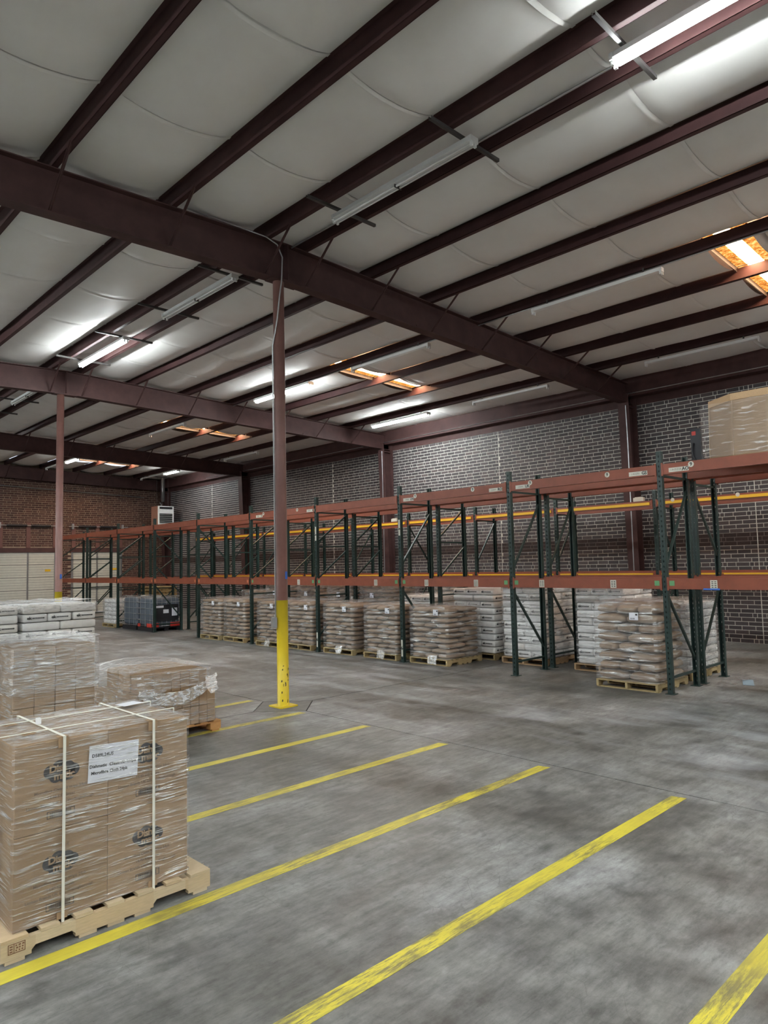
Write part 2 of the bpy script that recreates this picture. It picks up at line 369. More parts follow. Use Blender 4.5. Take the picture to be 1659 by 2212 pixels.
# ---- brick walls
LB, HB = 0.3015, 0.0992
def brick_layout(length, courses):
    out = []
    for j in range(courses):
        z = j*HB
        if j % 6 == 0:
            x = -0.10
            seq = (0.3015, 0.201, 0.1005); k = 0
            while x < length:
                wd = seq[k % 3]; out.append((j, max(x, 0), min(x+wd, length), z)); x += wd; k += 1
        else:
            x = -0.1508 if j % 2 else 0.0
            while x < length:
                out.append((j, max(x, 0), min(x+LB, length), z)); x += LB
    return [o for o in out if o[2]-o[1] > 0.03]
JT = 0.0075
def brick_wall(name, place, length, courses, mats, singles=None, skip=None, joints=()):
    # place(u, z, d) -> world, d = distance proud of the mortar bed
    root = None
    stuff = MB(); meshes = {}
    ones = []
    for j, u0, u1, z in brick_layout(length, courses):
        if skip and skip((u0+u1)/2, z+HB/2): continue
        cut = False
        for ju in joints:
            if u0 < ju-0.02 < u1 and u0 < ju+0.02 < u1: cut = ju
        spans = [(u0, u1)] if not cut else [(u0, cut), (cut, u1)]
        for a, b in spans:
            if b-a < 0.05: continue
            ones.append((j, a+JT, b-JT, z+JT, z+HB-JT))
    if singles:
        ones.sort(key=lambda o: singles((o[1]+o[2])/2, (o[3]+o[4])/2)); sep, rest = ones[:300], ones[300:]
    else: sep, rest = [], ones
    def fill(mb, a, b, c, d, m):
        pr = 0.009
        vs = [place(a, c, 0), place(b, c, 0), place(b, d, 0), place(a, d, 0), place(a+.003, c+.003, pr), place(b-.003, c+.003, pr), place(b-.003, d-.003, pr), place(a+.003, d-.003, pr)]
        mb.add(vs, [(4, 5, 6, 7), (0, 1, 5, 4), (1, 2, 6, 5), (2, 3, 7, 6), (3, 0, 4, 7)], m)
    for j, a, b, c, d in rest: fill(stuff, a, b, c, d, 1 if mats[2](j) else 0)
    return stuff, sep, fill
DARK_BAND = lambda j: 23 <= j <= 25  # courses coloured darker than the rest, as one level band
# right wall: runs along Y from YB to YE, faces -X
wr = MB().b2(XW, XW+0.3, YB, YE, -0.02, 7.2, 0, ()).obj('wall_right', M_MORTAR); wr['kind'] = 'structure'
Y0W = 0.5
mbd = MB().b2(XW-0.0008, XW, YB, YE, 23*HB, 26*HB); mbd.obj('dark_mortar_band', M_MORTARD, wr)
def pl_r(u, z, d): return (XW-d, Y0W+u, z)
def score(u, z):
    y = Y0W+u
    if y < 5.15 or (z < 1.5 and y > 8) : return 1e6 + y
    return (XW**2 + y*y + (z-H)**2) + (900 if (2.0 < z < 3.5 and y > 8) else 0)
stuff, sep, fill = brick_wall('wall_right', pl_r, YE-Y0W, 65, (M_BRICK, M_BRICKD, DARK_BAND), score, None, (5.62-Y0W, 12.9-Y0W, 20.9-Y0W, 30.0-Y0W))
st = stuff.obj('brick_field', [M_BRICK, M_BRICKD], wr); st['kind'] = 'stuff'
_bm = {}
for j, a, b, c, d in sep:
    key = (round(b-a, 3), DARK_BAND(j))
    if key not in _bm:
        t = MB(); hw = (b-a)/2; hh = (d-c)/2; pr = 0.009
        t.add([(0, -hw, -hh), (0, hw, -hh), (0, hw, hh), (0, -hw, hh), (-pr, -hw+.003, -hh+.003), (-pr, hw-.003, -hh+.003), (-pr, hw-.003, hh-.003), (-pr, -hw+.003, hh-.003)],
              [(4, 5, 6, 7), (0, 1, 5, 4), (1, 2, 6, 5), (2, 3, 7, 6), (3, 0, 4, 7)])
        _bm[key] = t.mesh('brick', M_BRICKD if DARK_BAND(j) else M_BRICK)
    link('brick', _bm[key], wr, (XW, Y0W+(a+b)/2, (c+d)/2))
for yj in (5.62, 12.9, 20.9, 30.0):
    MB().b2(XW-0.0095, XW, yj-0.009, yj+0.009, 0, 6.4).obj('control_joint', M_MORTAR, wr)
# end wall with two dock doors
DOORS = [(9.42, 11.86), (12.62, 15.02)]; DZ = 2.93
we = MB()
xs = [XL, DOORS[0][0], DOORS[0][1], DOORS[1][0], DOORS[1][1], XW+0.3]
for i in range(5):
    z0 = DZ if i in (1, 3) else -0.02
    we.b2(xs[i], xs[i+1], YE, YE+0.3, z0, 7.2)
we = we.obj('wall_far', M_MORTARB); we['kind'] = 'structure'
XE0 = 7.0
def pl_e(u, z, d): return (XE0+u, YE-d, z)
def skip_e(u, z):
    x = XE0+u
    return any(a-0.05 < x < b+0.05 and z < DZ+0.22 for a, b in DOORS)
stuff, sep, fill = brick_wall('wall_far', pl_e, XW-XE0, 68, (M_BRICKB, M_BRICKD, lambda j: False), None, skip_e)
st = stuff.obj('brick_field', [M_BRICKB, M_BRICKD], we); st['kind'] = 'stuff'
# plain walls out of view
wl = MB().b2(XL-0.3, XL, YB, YE, -0.02, 7.4).obj('wall_left', M_PLY); wl['kind'] = 'structure'
wb = MB().b2(XL-0.3, XW+0.3, YB-0.3, YB, -0.02, 7.4).obj('wall_back', M_PLY); wb['kind'] = 'structure'
# dock doors
for n, (a, b) in enumerate(DOORS):
    d = thing('door_%d' % (n+1), 'cream sectional dock door in the far wall, ' + ('left of the round column' if n == 0 else 'seen through the rack'), 'door', ((a+b)/2, YE, 0), kind='structure')
    hw = (b-a)/2; ph = DZ/5
    for k in range(5):
        for s2 in (-1, 1):
            p = MB(); x0, x1 = sorted((s2*0.035, s2*(hw-0.05)))
            p.b2(x0, x1, 0.02, 0.06, k*ph+0.012, (k+1)*ph-0.012)
            for r_ in range(1, 5):
                z = k*ph + r_*ph/5; p.b2(x0, x1, 0.012, 0.021, z-0.012, z+0.012)
            for r_ in range(1, 5):
                z = k*ph + r_*ph/5
                for zz in (z-0.019, z+0.019): p.b2(x0, x1, 0.0185, 0.0205, zz-0.005, zz+0.005, 1)
            p.obj('door_panel', [M_DOOR, M_DOORG], d)
    MB().b2(-hw, hw, 0.061, 0.09, 0, DZ).obj('door_backing', M_DOORL, d)
    MB().b2(-0.035, 0.035, 0.0, 0.05, 0, DZ-0.01).obj('centre_stile', M_GALV, d)
    for s2 in (-1, 1):
        MB().b2(s2*hw-0.05, s2*hw+0.05, -0.02, 0.05, 0, DZ+0.6 if s2 > 0 else DZ).obj('door_track', M_GALV, d)
    MB().b2(-hw-0.1, hw+0.1, -0.03, 0.02, DZ-0.02, DZ+0.2).obj('lintel_plate', M_STEEL, d)
    MB().b2(hw*0.62, hw*0.82, -0.004, 0.0115, 2.02, 2.12).obj('warning_label', M_RYEL, d)
    # torsion shaft with springs above the door
    sh = MB().tube([(-hw-0.2, -0.12, 4.15), (hw+0.3, -0.12, 4.15)], 0.02, 6).obj('torsion_shaft', M_GALV, d)
    for s2 in (-1, 1):
        MB().tube([(s2*0.1, -0.12, 4.15), (s2*0.95, -0.12, 4.15)], 0.055, 8).obj('spring', M_BLACK, sh)
        MB().b2(s2*(hw+0.02)-0.05, s2*(hw+0.02)+0.05, -0.16, -0.02, 4.02, 4.28).obj('bracket', M_GALV, sh)
    for xx in (-hw+0.05, 0.0, hw-0.05):
        MB().b2(xx-0.09, xx+0.09, -0.05, -0.002, DZ+0.2, 4.3).obj('door_post', M_COL, d)
# pipes along the end wall
MB().tube([(8.0, YE-0.08, 6.0), (16.2, YE-0.08, 5.72)], 0.022, 6).obj('wall_pipe', M_GALV, we)
MB().b2(10.0, XW, YE-0.12, YE-0.01, 6.22, 6.6).obj('eave_channel', M_STEEL, we)

# ---- ceiling: insulation blankets slung between purlins
ce = MB().b2(XL-0.3, XW+0.3, YB-0.3, YE+0.3, 7.42, 7.5).obj('ceiling', M_PLY); ce['kind'] = 'structure'
PR = [6.63, 8.05, 9.57, 11.08, 12.60, 14.12, 15.64]
PL = [5.87, 4.33, 2.79, 1.26, -0.27, -1.80, -3.33, -4.86, -6.39, -7.92, -9.45, -10.98]
PX = sorted(PL + PR)
PD = 0.215
SKY_Y = [(3.44, 4.12), (12.6, 13.3), (21.75, 22.45), (30.9, 31.6)]
SKY_B = [(11.08, 12.60), (12.60, 14.12)]
def top(x): return rtop(x)+PD
seams0 = 6.87
edges = [XL] + PX + [XW]
def blanket(xa, xb, y0, y1, lift0, lift1):
    b = MB(); nx = 10; L = xb-xa; gap = min(0.045, L*0.04)
    yl = []
    k = math.ceil((y0-seams0)/1.83); stops = [y0]
    while seams0 + k*1.83 < y1-0.1:
        s_ = seams0 + k*1.83
        if s_ > y0+0.1: stops.append(s_)
        k += 1
    stops.append(y1)
    for i in range(len(stops)-1):
        a, c = stops[i], stops[i+1]
        yl += [a+0.001, a+0.03, a+0.07, a+0.16, (a+c)/2, c-0.16, c-0.03, c-0.001]
    sag0 = 0.075 + 0.055*min(1, L/1.5)
    rows = []
    for y in yl:
        seam = min(abs(y-s_) for s_ in stops[1:-1]) if len(stops) > 2 else 9
        wob = 0.010*math.sin(y*1.7 + xa*3) + 0.008*math.sin(y*4.1+xa)
        near = min(abs(y-f) for f in FR+[YE])
        sg = sag0 + wob + (0.012 if 0.02 < seam < 0.05 else (-0.010 if seam < 0.01 else 0))
        if seam > 0.3: sg += 0.010
        rows.append([(xa+gap + (L-2*gap)*t/nx, y, top(xa)*(1-t/nx)+top(xb)*(t/nx) - 0.004 - sg*(1-(2*t/nx-1)**2)**0.8) for t in range(nx+1)])
    vs = [v for r in rows for v in r]; fs = []
    for i in range(len(rows)-1):
        for t in range(nx):
            q = i*(nx+1)+t; fs.append((q, q+1, q+nx+2, q+nx+1))
    b.add(vs, fs)
    # lapped seam tabs: narrow flaps hanging just below the facing
    for s_ in stops[1:-1]:
        tv = []; tf = []
        for t in range(nx+1):
            x = xa+gap+(L-2*gap)*t/nx; u = 2*t/nx-1
            z = top(xa)*(1-t/nx)+top(xb)*(t/nx) - 0.004 - sag0*(1-u*u)**0.8
            wv = 0.012*(1-u*u)
            tv += [(x, s_-0.008, z-0.005-wv*0.2), (x, s_+0.035, z-0.011-wv*0.5)]
        for t in range(nx): tf.append((2*t, 2*t+2, 2*t+3, 2*t+1))
        b.add(tv, tf)
    o = b.obj('insulation_blanket', M_INS, ce, True)
    return o
for i in range(len(edges)-1):
    xa, xb = edges[i], edges[i+1]
    if xb-xa < 0.15: continue
    cuts = [YB]
    if any(abs(xa-p) < 0.01 for p, q in SKY_B):
        for a, b in SKY_Y: cuts += [a, b]
    cuts.append(YE)
    for k in range(0, len(cuts), 2): blanket(xa, xb, cuts[k], cuts[k+1], 0, 0)
# purlins: Z sections
def purlin_mesh(x, flip):
    b = MB(); z0 = rtop(x); z1 = z0+PD; fx = 0.07*flip
    b.b2(x-0.004, x+0.004, YB, YE, z0, z1)
    b.b2(min(x, x-fx), max(x, x-fx), YB, YE, z0, z0+0.006)
    b.b2(min(x, x+fx), max(x, x+fx), YB, YE, z1-0.006, z1)
    b.b2(min(x-fx, x-fx+0.006*flip), max(x-fx, x-fx+0.006*flip), YB, YE, z0, z0+0.02)
    return b
for x in PX: purlin_mesh(x, 1 if x > RX else -1).obj('purlin', M_PURLIN, ce)
# eave strut along the brick wall
MB().b2(XW-0.30, XW-0.02, YB, YE, 6.26, 6.30).b2(XW-0.31, XW-0.29, YB, YE, 6.26, 6.82).b2(XW-0.02, XW-0.01, YB, YE, 6.05, 6.9).obj('eave_strut', M_STEEL, ce)

# roof lights
def skylight_mat():
    m = bpy.data.materials.new('weathered_roof_light'); m.use_nodes = True; nt = m.node_tree; nt.nodes.clear()
    tc = node(nt, 'ShaderNodeTexCoord'); sp = node(nt, 'ShaderNodeSeparateXYZ'); nt.links.new(tc.outputs['Object'], sp.inputs[0])
    band = ramp(nt, node_add(nt, sp.outputs[1], 0.5), [(0.40, 0), (0.44, 1), (0.62, 1), (0.67, 0)])
    mott = ramp(nt, noise(nt, 16, 5, 0.7), [(0.35, (0.20, 0.055, 0.010)), (0.52, (0.75, 0.26, 0.05)), (0.66, (1.0, 0.62, 0.22))])
    c = mix(nt, band, mott, (1.0, 0.62, 0.36))
    e = node(nt, 'ShaderNodeEmission'); o = node(nt, 'ShaderNodeOutputMaterial')
    nt.links.new(c, e.inputs[0])
    mr = node(nt, 'ShaderNodeMapRange'); nt.links.new(band, mr.inputs[0]); mr.inputs['To Min'].default_value = 0.22; mr.inputs['To Max'].default_value = SKYL
    nt.links.new(mr.outputs[0], e.inputs[1]); nt.links.new(e.outputs[0], o.inputs[0]); return m
def node_add(nt, sock, k):
    n = node(nt, 'ShaderNodeMath', operation='ADD'); nt.links.new(sock, n.inputs[0]); n.inputs[1].default_value = k
    return n.outputs[0]
M_SKY = skylight_mat()
wn = 0
for yi, (ya, yb) in enumerate(SKY_Y):
    for xi, (xa, xb) in enumerate(SKY_B):
        wn += 1
        t = thing('window_%d' % wn, 'glowing orange roof light, %s one from the front, %s of its pair' % (ORD[yi+1], 'upper left' if xi == 0 else 'lower right'), 'roof light', ((xa+xb)/2, (ya+yb)/2, top((xa+xb)/2)), kind='structure')
        hx, hy = (xb-xa)/2-0.02, (yb-ya)/2; dz = 0.033*0.76
        b = MB(); b.add([(-hx, -hy, 0.03+dz), (hx, -hy, 0.03-dz), (hx, hy, 0.03-dz), (-hx, hy, 0.03+dz)], [(3, 2, 1, 0)]); b.obj('pane', M_SKY, t)
        for s2 in (-1, 1):
            MB().bar((-hx, s2*(hy-0.012), dz-0.02), (hx, s2*(hy-0.012), -dz-0.02), 0.02, 0.085).obj('curb_frame', M_DARKST, t)

# ---- frames: rafters with flange braces, wall columns, round columns
def rafter(yf, n):
    t = thing('roof_beam', '%s red oxide steel roof beam from the front, spanning to the brick wall' % ORD[n], 'beam', (0, yf, 0), kind='structure')
    xs_ = [XL, RX, XW-0.05]
    for a, b in ((XL, RX), (RX, XW-0.1)):
        f = lambda x, z, d: (x, d, z)
        MB().prism([(a, rbot(a)), (b, rbot(b)), (b, rtop(b)), (a, rtop(a))], f, -0.005, 0.005).obj('web', M_STEEL, t)
        MB().prism([(a, rbot(a)), (b, rbot(b)), (b, rbot(b)+0.014), (a, rbot(a)+0.014)], f, -0.1, 0.1).obj('bottom_flange', M_STEEL, t)
        MB().prism([(a, rtop(a)-0.014), (b, rtop(b)-0.014), (b, rtop(b)), (a, rtop(a))], f, -0.1, 0.1).obj('top_flange', M_STEEL, t)
    MB().b2(RX-0.012, RX+0.012, -0.1, 0.1, rbot(RX)+0.014, rtop(RX)-0.014).obj('splice_plate', M_STEEL, t)
    MB().b2(RX-0.30, RX+0.24, -0.1, 0.1, rbot(RX)-0.02, rbot(RX)+0.001).obj('cap_plate', M_STEEL, t)
    br = None
    for x in PX:
        if x < -6: continue
        for s2 in (-1, 1):
            b = MB().bar((x, s2*0.72, rtop(x)+0.02), (x, s2*0.03, rbot(x)+0.03), 0.04, 0.006, (1, 0, 0)); b.bar((x, s2*0.72, rtop(x)+0.02), (x, s2*0.03, rbot(x)+0.03), 0.006, 0.04, (1, 0, 0))
            b.obj('flange_brace', M_STEEL, t)
    for x in (9.2, 10.9, 13.6, 15.2):
        MB().b2(x-0.008, x+0.008, -0.02, -0.006, rbot(x)+0.03, rbot(x)+0.09).obj('bolt_plate', M_STEEL, t)
    return t
for n, y in enumerate(FR): rafter(y, n+1)
rafter(YE-0.25, 5)
for n, y in enumerate(FR + [YE-0.25]):
    t = thing('wall_column', '%s red oxide steel column standing against the brick wall' % ORD[n+1], 'column', (XW-0.02, y, 0), kind='structure')
    f = lambda x, z, d: (x, d, z)
    zt = 6.3
    MB().prism([(-0.22, 0), (-0.02, 0), (-0.02, zt), (-0.46, zt)], f, -0.005, 0.005).obj('web', M_STEEL, t)
    MB().prism([(-0.232, 0), (-0.22, 0), (-0.46, zt), (-0.472, zt)], f, -0.15, 0.15).obj('inner_flange', M_STEEL, t)
    MB().b2(-0.022, -0.008, -0.15, 0.15, 0, zt).obj('outer_flange', M_STEEL, t)
    MB().b2(-0.3, 0, -0.17, 0.17, 0, 0.02).obj('base_plate', M_STEEL, t)
    MB().b2(-0.47, -0.02, -0.1, 0.1, 5.98, 5.995).obj('stiffener', M_STEEL, t)
    if n in (1, 2):
        MB().tube([(-0.5, -0.1, 0.1), (-0.5, -0.1, 5.0), (-0.49, -0.08, 6.0)], 0.014, 6).obj('conduit', M_GALV, t)
def round_column(y, n, label):
    t = thing('round_column', label, 'column', (6.13, y, 0), kind='structure')
    MB().tube([(0, 0, 0.02), (0, 0, 1.54)], 0.0845, 20).obj('yellow_lower_section', M_CYEL, t, True)
    c = MB().tube([(0, 0, 1.54), (0, 0, rbot(RX)-0.02)], 0.084, 20).obj('pipe', M_COL, t, True)
    MB().box((0, 0, 0.01), (0.30, 0.30, 0.02), 0.0).obj('base_plate', M_CYEL, t)
    b = MB()
    rr = random.Random(n)
    for k in range(15):
        a = math.radians(-95 + rr.uniform(-45, 40)); z = rr.uniform(0.08, 0.62); wd = rr.uniform(0.004, 0.010); h = rr.uniform(0.006, 0.035)
        ca, sa = math.cos(a), math.sin(a); r_ = 0.0853
        p = [(r_*math.cos(a+i*wd/r_), r_*math.sin(a+i*wd/r_), z+j*h) for i, j in ((-1, -1), (1, -0.6), (0.8, 1), (-0.7, 0.7))]
        b.add(p, [(0, 1, 2, 3)])
    b.obj('paint_chips', M_CHIP, t)['kind'] = 'stuff'
    b = MB(); a0 = math.radians(-72)
    for i in range(4):
        a = a0 + (i-1.5)*0.16
        b.add([(0.0858*math.cos(a+u*0.08), 0.0858*math.sin(a+u*0.08), z) for u, z in ((-1, 1.85), (1, 1.85), (1, 1.96), (-1, 1.96))], [(0, 1, 2, 3)])
    b.obj('blue_tape_square', M_BLUE, t, True)
    return t
rc = round_column(FR[1], 1, 'tall round column with yellow lower section and conduit, nearest one')
CA = math.radians(168)
cx_, cy_ = 0.105*math.cos(CA), 0.105*math.sin(CA)
cf = (0.108*math.cos(math.radians(-118)), 0.108*math.sin(math.radians(-118)))
MB().tube([(-1.6, -0.125, rtop(4.5)+0.02), (-0.30, -0.125, rtop(6)-0.02), (-0.10, -0.125, rtop(6)-0.08), (-0.01, -0.125, rtop(6)-0.25), (cf[0]+0.02, -0.125, 6.33), (cf[0], cf[1], 6.1), (-0.085, -0.08, 5.75), (cx_, cy_, 5.35), (cx_, cy_, 1.3)], 0.011, 8).obj('conduit', M_GALV, rc, True)
MB().box((cx_*1.25, cy_*1.25, 1.22), (0.08, 0.06, 0.15), CA+math.pi/2).obj('outlet_box', M_GALV, rc)
round_column(FR[2], 2, 'farther round column behind the white sack stack'); round_column(FR[3], 3, 'farthest round column, hidden behind the others')

# ================================================================== LIGHT FIXTURES
_fx = {}
def fixture(x, y, z, lit, label, kind='ridge', length=2.44, group='strip lights under the roof'):
    t = thing('strip_light', label, 'light', (x, y, z), group=group)
    key = (kind, length, lit)
    hl = length/2
    if key not in _fx:
        d = {}
        w_ = 0.115 if kind == 'ridge' else (0.16 if lit else 0.075)
        b = MB().b2(-w_/2, w_/2, -hl, hl, 0.02, 0.075); b.b2(-w_/2-0.012, w_/2+0.012, -hl+0.01, hl-0.01, 0.012, 0.022)
        d['housing'] = b.mesh('housing', M_WHITE)
        b = MB().b2(-w_/2-0.01, w_/2+0.01, -0.022, 0.022, -0.002, 0.07)
        for s in (-1, 1): b.box((s*0.032, 0, -0.022), (0.028, 0.03, 0.05))
        d['end_socket'] = b.mesh('end_socket', M_WHITE)
        d['tube'] = MB().tube([(0, -hl+0.015, 0), (0, hl-0.015, 0)], 0.0135 if kind == 'ridge' else 0.0125, 8).mesh('tube', M_TUBE, True)
        d['lit'] = MB().tube([(0, -hl+0.03, 0), (0, hl-0.03, 0)], 0.017, 8).mesh('lit_tube', M_LIT, True)
        d['clip'] = MB().b2(-0.06, 0.06, -0.006, 0.006, -0.02, 0.02).mesh('tube_clip', M_DARKST)
        d['strut'] = MB().b2(-0.62, 0.62, -0.02, 0.02, 0.076, 0.08).b2(-0.62, 0.62, -0.02, -0.017, 0.08, 0.115).b2(-0.62, 0.62, 0.017, 0.02, 0.08, 0.115).mesh('mounting_strut', M_DARKST)
        d['hanger'] = MB().b2(-0.006, 0.006, -0.015, 0.015, 0.07, 0.16).mesh('hanger', M_DARKST)
        _fx[key] = d
    d = _fx[key]
    link('housing', d['housing'], t)
    link('end_socket', d['end_socket'], t, (0, -hl, 0)); link('end_socket', d['end_socket'], t, (0, hl, 0))
    if kind == 'ridge' or lit:
        for s in (-1, 1):
            link('lit_tube' if lit else 'tube', d['lit' if lit else 'tube'], t, (s*0.032, 0, -0.02))
    if kind == 'ridge':
        if not lit: link('tube_clip', d['clip'], t, (0, 0, -0.02))
        for s in (-1, 1): link('mounting_strut', d['strut'], t, (0.02, s*(hl-0.12), 0))
    else:
        for s in (-1, 1): link('hanger', d['hanger'], t, (0, s*(hl-0.3), 0))
    return t
def lname(n, lit, row): return '%s twin-tube strip light, %s along %s' % ('lit' if lit else 'switched-off', n, row)
ridge = [(1.78, 1), (5.96, 0), (11.02, 0), (15.22, 1), (20.25, 0), (24.4, 0), (29.4, 1)]
ZR = rtop(5.87) - 0.118
for n, (y, l) in enumerate(ridge): fixture(6.16, y, ZR, l, lname(ORD[n+1], l, 'the roof ridge'), 'ridge')
midr = [(-2.4, 1, 2.44), (1.75, 0, 2.44), (5.93, 0, 2.44), (11.02, 0, 2.44), (15.10, 1, 2.44), (21.65, 0, 2.44), (30.05, 1, 1.22), (32.0, 0, 2.44)]  # first lamp is unseen, added to brighten the right-hand ceiling
for n, (y, l, L) in enumerate(midr): fixture(10.95, y, 6.655, l, lname(ORD[n+1], l, 'the middle purlin'), 'purlin', L)
wallr = [(-6.4, 1, 2.44), (-2.4, 1, 2.44), (1.2, 1, 2.44), (5.95, 0, 2.44), (11.05, 0, 2.44), (15.25, 1, 2.44), (24.4, 0, 2.44), (30.3, 1, 1.22), (32.3, 0, 2.44)]  # first two lamps are unseen, added to lift the ceiling on this side
for n, (y, l, L) in enumerate(wallr): fixture(15.58, y, 6.52, l, lname(ORD[n+1], l, 'the purlin near the brick wall'), 'purlin', L)
# unseen lamp rows added as fill light over the hall half behind the camera
for xr, yy in ((1.35, ((-6.2, 1), (-3.0, 1), (1.8, 0), (6.0, 0), (11.0, 0), (15.2, 1), (20.2, 1), (24.4, 1))), (-3.35, ((-6.2, 1), (-3.0, 1), (1.8, 1), (5.9, 1), (11.0, 1), (15.2, 1), (24.4, 1))), (-8.0, ((-4.0, 1), (1.8, 1), (5.9, 1), (11.0, 1), (15.2, 1), (20.2, 1)))):
    for n, (y, l) in enumerate(yy): fixture(xr, y, rtop(xr)-0.17, l, lname(ORD[n+1], l, 'the added unseen %s row past the ridge' % ('first' if xr > 0 else 'second' if xr > -5 else 'third')), 'purlin')
for n, y in enumerate((-5.2,)):
    fixture(6.16, y, ZR, 1, 'added lit twin-tube strip light, unseen behind the camera on the roof ridge', 'ridge'); fixture(10.95, y, 6.655, 1, 'added lit twin-tube strip light, unseen behind the camera on the middle purlin', 'purlin')  # both out of view, added for fill light
# conduits that feed the rows
for x, z, y0, y1, nm in ((6.30, 6.918, 3.1, 8.4, 'the roof ridge'), (11.03, 6.79, 0.0, 30.0, 'the middle purlin'), (XW-0.33, 6.33, 0.0, 30.0, 'the eave of the brick wall')):
    tag(MB().tube([(x, y0, z), (x, y1, z)], 0.012, 6).obj('conduit', M_GALV), 'thin grey conduit running along %s' % nm, 'conduit')

# ================================================================== PALLET RACKS
def post_mesh(h, slots=True):
    b = MB(); W, Dp = 0.076, 0.07
    # slotted front plate facing -X, two side webs, inward lips
    if slots:
        p = 0.0762; n = int(h/p)-1
        b.add([(0, -W/2, 0), (0, -0.008, 0), (0, -0.008, h), (0, -W/2, h)], [(0, 1, 2, 3)])
        b.add([(0, 0.008, 0), (0, W/2, 0), (0, W/2, h), (0, 0.008, h)], [(0, 1, 2, 3)])
        z = 0.0
        for k in range(n+1):
            z1 = 0.06 + k*p if k < n else h
            b.add([(0, -0.008, z), (0, 0.008, z), (0, 0.008, z1), (0, -0.008, z1)], [(0, 1, 2, 3)])
            z = z1+0.030
    else: b.add([(0, -W/2, 0), (0, W/2, 0), (0, W/2, h), (0, -W/2, h)], [(0, 1, 2, 3)])
    for s in (-1, 1):
        b.b2(0, Dp, s*W/2-0.0015, s*W/2+0.0015, 0, h)
        b.b2(Dp-0.002, Dp, min(s*W/2, s*(W/2-0.014)), max(s*W/2, s*(W/2-0.014)), 0, h)
    return b.mesh('post', M_RGREEN)
_pm = {}
_foot = MB().b2(-0.03, 0.11, -0.07, 0.07, 0, 0.010).mesh('foot_plate', M_RGREEN)
def frame(parent, y, x0, x1, h, kind):
    # one upright frame as part, its posts and braces as sub-parts
    f = bpy.data.objects.new('upright_frame', None); C.objects.link(f); f.parent = parent; f.location = (0, y, 0); f.empty_display_size = 0.1
    if h not in _pm: _pm[h] = post_mesh(h)
    link('post', _pm[h], f, (x0, 0, 0)); link('post', _pm[h], f, (x1, 0, 0), math.pi)
    link('foot_plate', _foot, f, (x0, 0, 0)); link('foot_plate', _foot, f, (x1, 0, 0), math.pi)
    a, c = x0+0.04, x1-0.04
    def brace(za, zc, nm='diagonal_brace'):
        MB().bar((a, 0, za), (c, 0, zc), 0.034, 0.034, (0, 1, 0)).obj(nm, M_RGREEN, f)
    brace(0.24, 0.24, 'horizontal_strut'); brace(h-0.37, h-0.37, 'horizontal_strut')
    if kind == 'A': brace(1.50, 0.42); brace(1.86, 3.1)
    elif kind == 'A2': brace(0.42, 1.50); brace(3.12, 2.05)
    elif kind == 'C': brace(1.50, 0.42); brace(2.0, 3.1)
    elif kind == 'D': brace(1.50, 0.42); brace(3.2, 2.3); brace(2.15, 1.2)
    else:
        brace(0.35, 1.25); brace(1.72, 2.38); brace(2.58, 3.24); brace(2.48, 2.48, 'horizontal_strut'); brace(1.32, 1.32, 'horizontal_strut')
    return f
_bmz = {}
def beam_mesh(L, d, strip):
    k = (round(L, 3), d, strip)
    if k not in _bmz:
        b = MB(); y = L/2
        b.b2(0, 0.045, -y+0.002, y-0.002, 0, d)                       # box section
        b.b2(0.045, 0.07, -y+0.002, y-0.002, 0, d-0.04)               # step for decks
        for s in (-1, 1): b.b2(-0.006, 0.0, s*y-0.03 if s > 0 else -y-0.0, s*y if s > 0 else -y+0.03, -0.02, d+0.02)
        _bmz[k] = b.mesh('shelf_beam', M_RORANGE)
        if strip:
            _bmz[k+('s',)] = MB().b2(-0.03, 0.0, -y+0.06, y-0.06, d-0.10, d-0.038).mesh('yellow_strip', M_RYEL)
    return k
def rack(label, x0, x1, ys_, h, levels, kinds, ends=(0, 0), strip=False, dpt=0.16):
    t = thing('pallet_rack', label, 'rack', (0, 0, 0)); beams = {}
    for i, y in enumerate(ys_): frame(t, y, x0, x1, h, kinds(i))
    for i in range(len(ys_)-1):
        L = ys_[i+1]-ys_[i]-0.076; yc = (ys_[i]+ys_[i+1])/2
        for li, z in enumerate(levels):
            k = beam_mesh(L, dpt, strip)
            bf = link('shelf_beam', _bmz[k], t, (x0-0.01, yc, z-dpt)); beams[(i, li)] = bf
            if strip: link('yellow_strip', _bmz[k+('s',)], bf)
            link('shelf_beam', _bmz[k], t, (x1+0.01, yc, z-dpt), math.pi)
    return t, beams
YF = [1.87+2.8*k for k in range(11)]
rackA, beamsA = rack('front row of green and rust-orange pallet racking facing the aisle', 10.40, 11.40, YF, 3.66, (1.725, 3.455), lambda i: 'A' if i in (1, 2) else ('C' if i == 3 else ('D' if i in (6, 7) else 'B')))
rackB, beamsB = rack('second row of green and rust-orange racking, back to back with the front row', 11.60, 12.55, YF, 3.60, (1.725, 3.455), lambda i: 'A2' if i == 1 else ('A' if i == 2 else 'B'))
YT = [1.84+2.52*k for k in range(11)]
rackC, beamsC = rack('rear racking row with yellow beam strips along the brick wall', 15.0, 15.92, YT, 3.52, (1.735, 3.30), lambda i: 'A2' if i in (2, 5) else 'C', strip=True, dpt=0.13)
XB = 10.39   # beam face
def on_beam(beam, mb, name, m): 
    o = mb.obj(name, m); o.parent = beam; o.location = -Vector(beam.location); return o
def beam_at(y, li):
    for i in range(len(YF)-1):
        if YF[i] <= y < YF[i+1]: return beamsA[(i, li)]
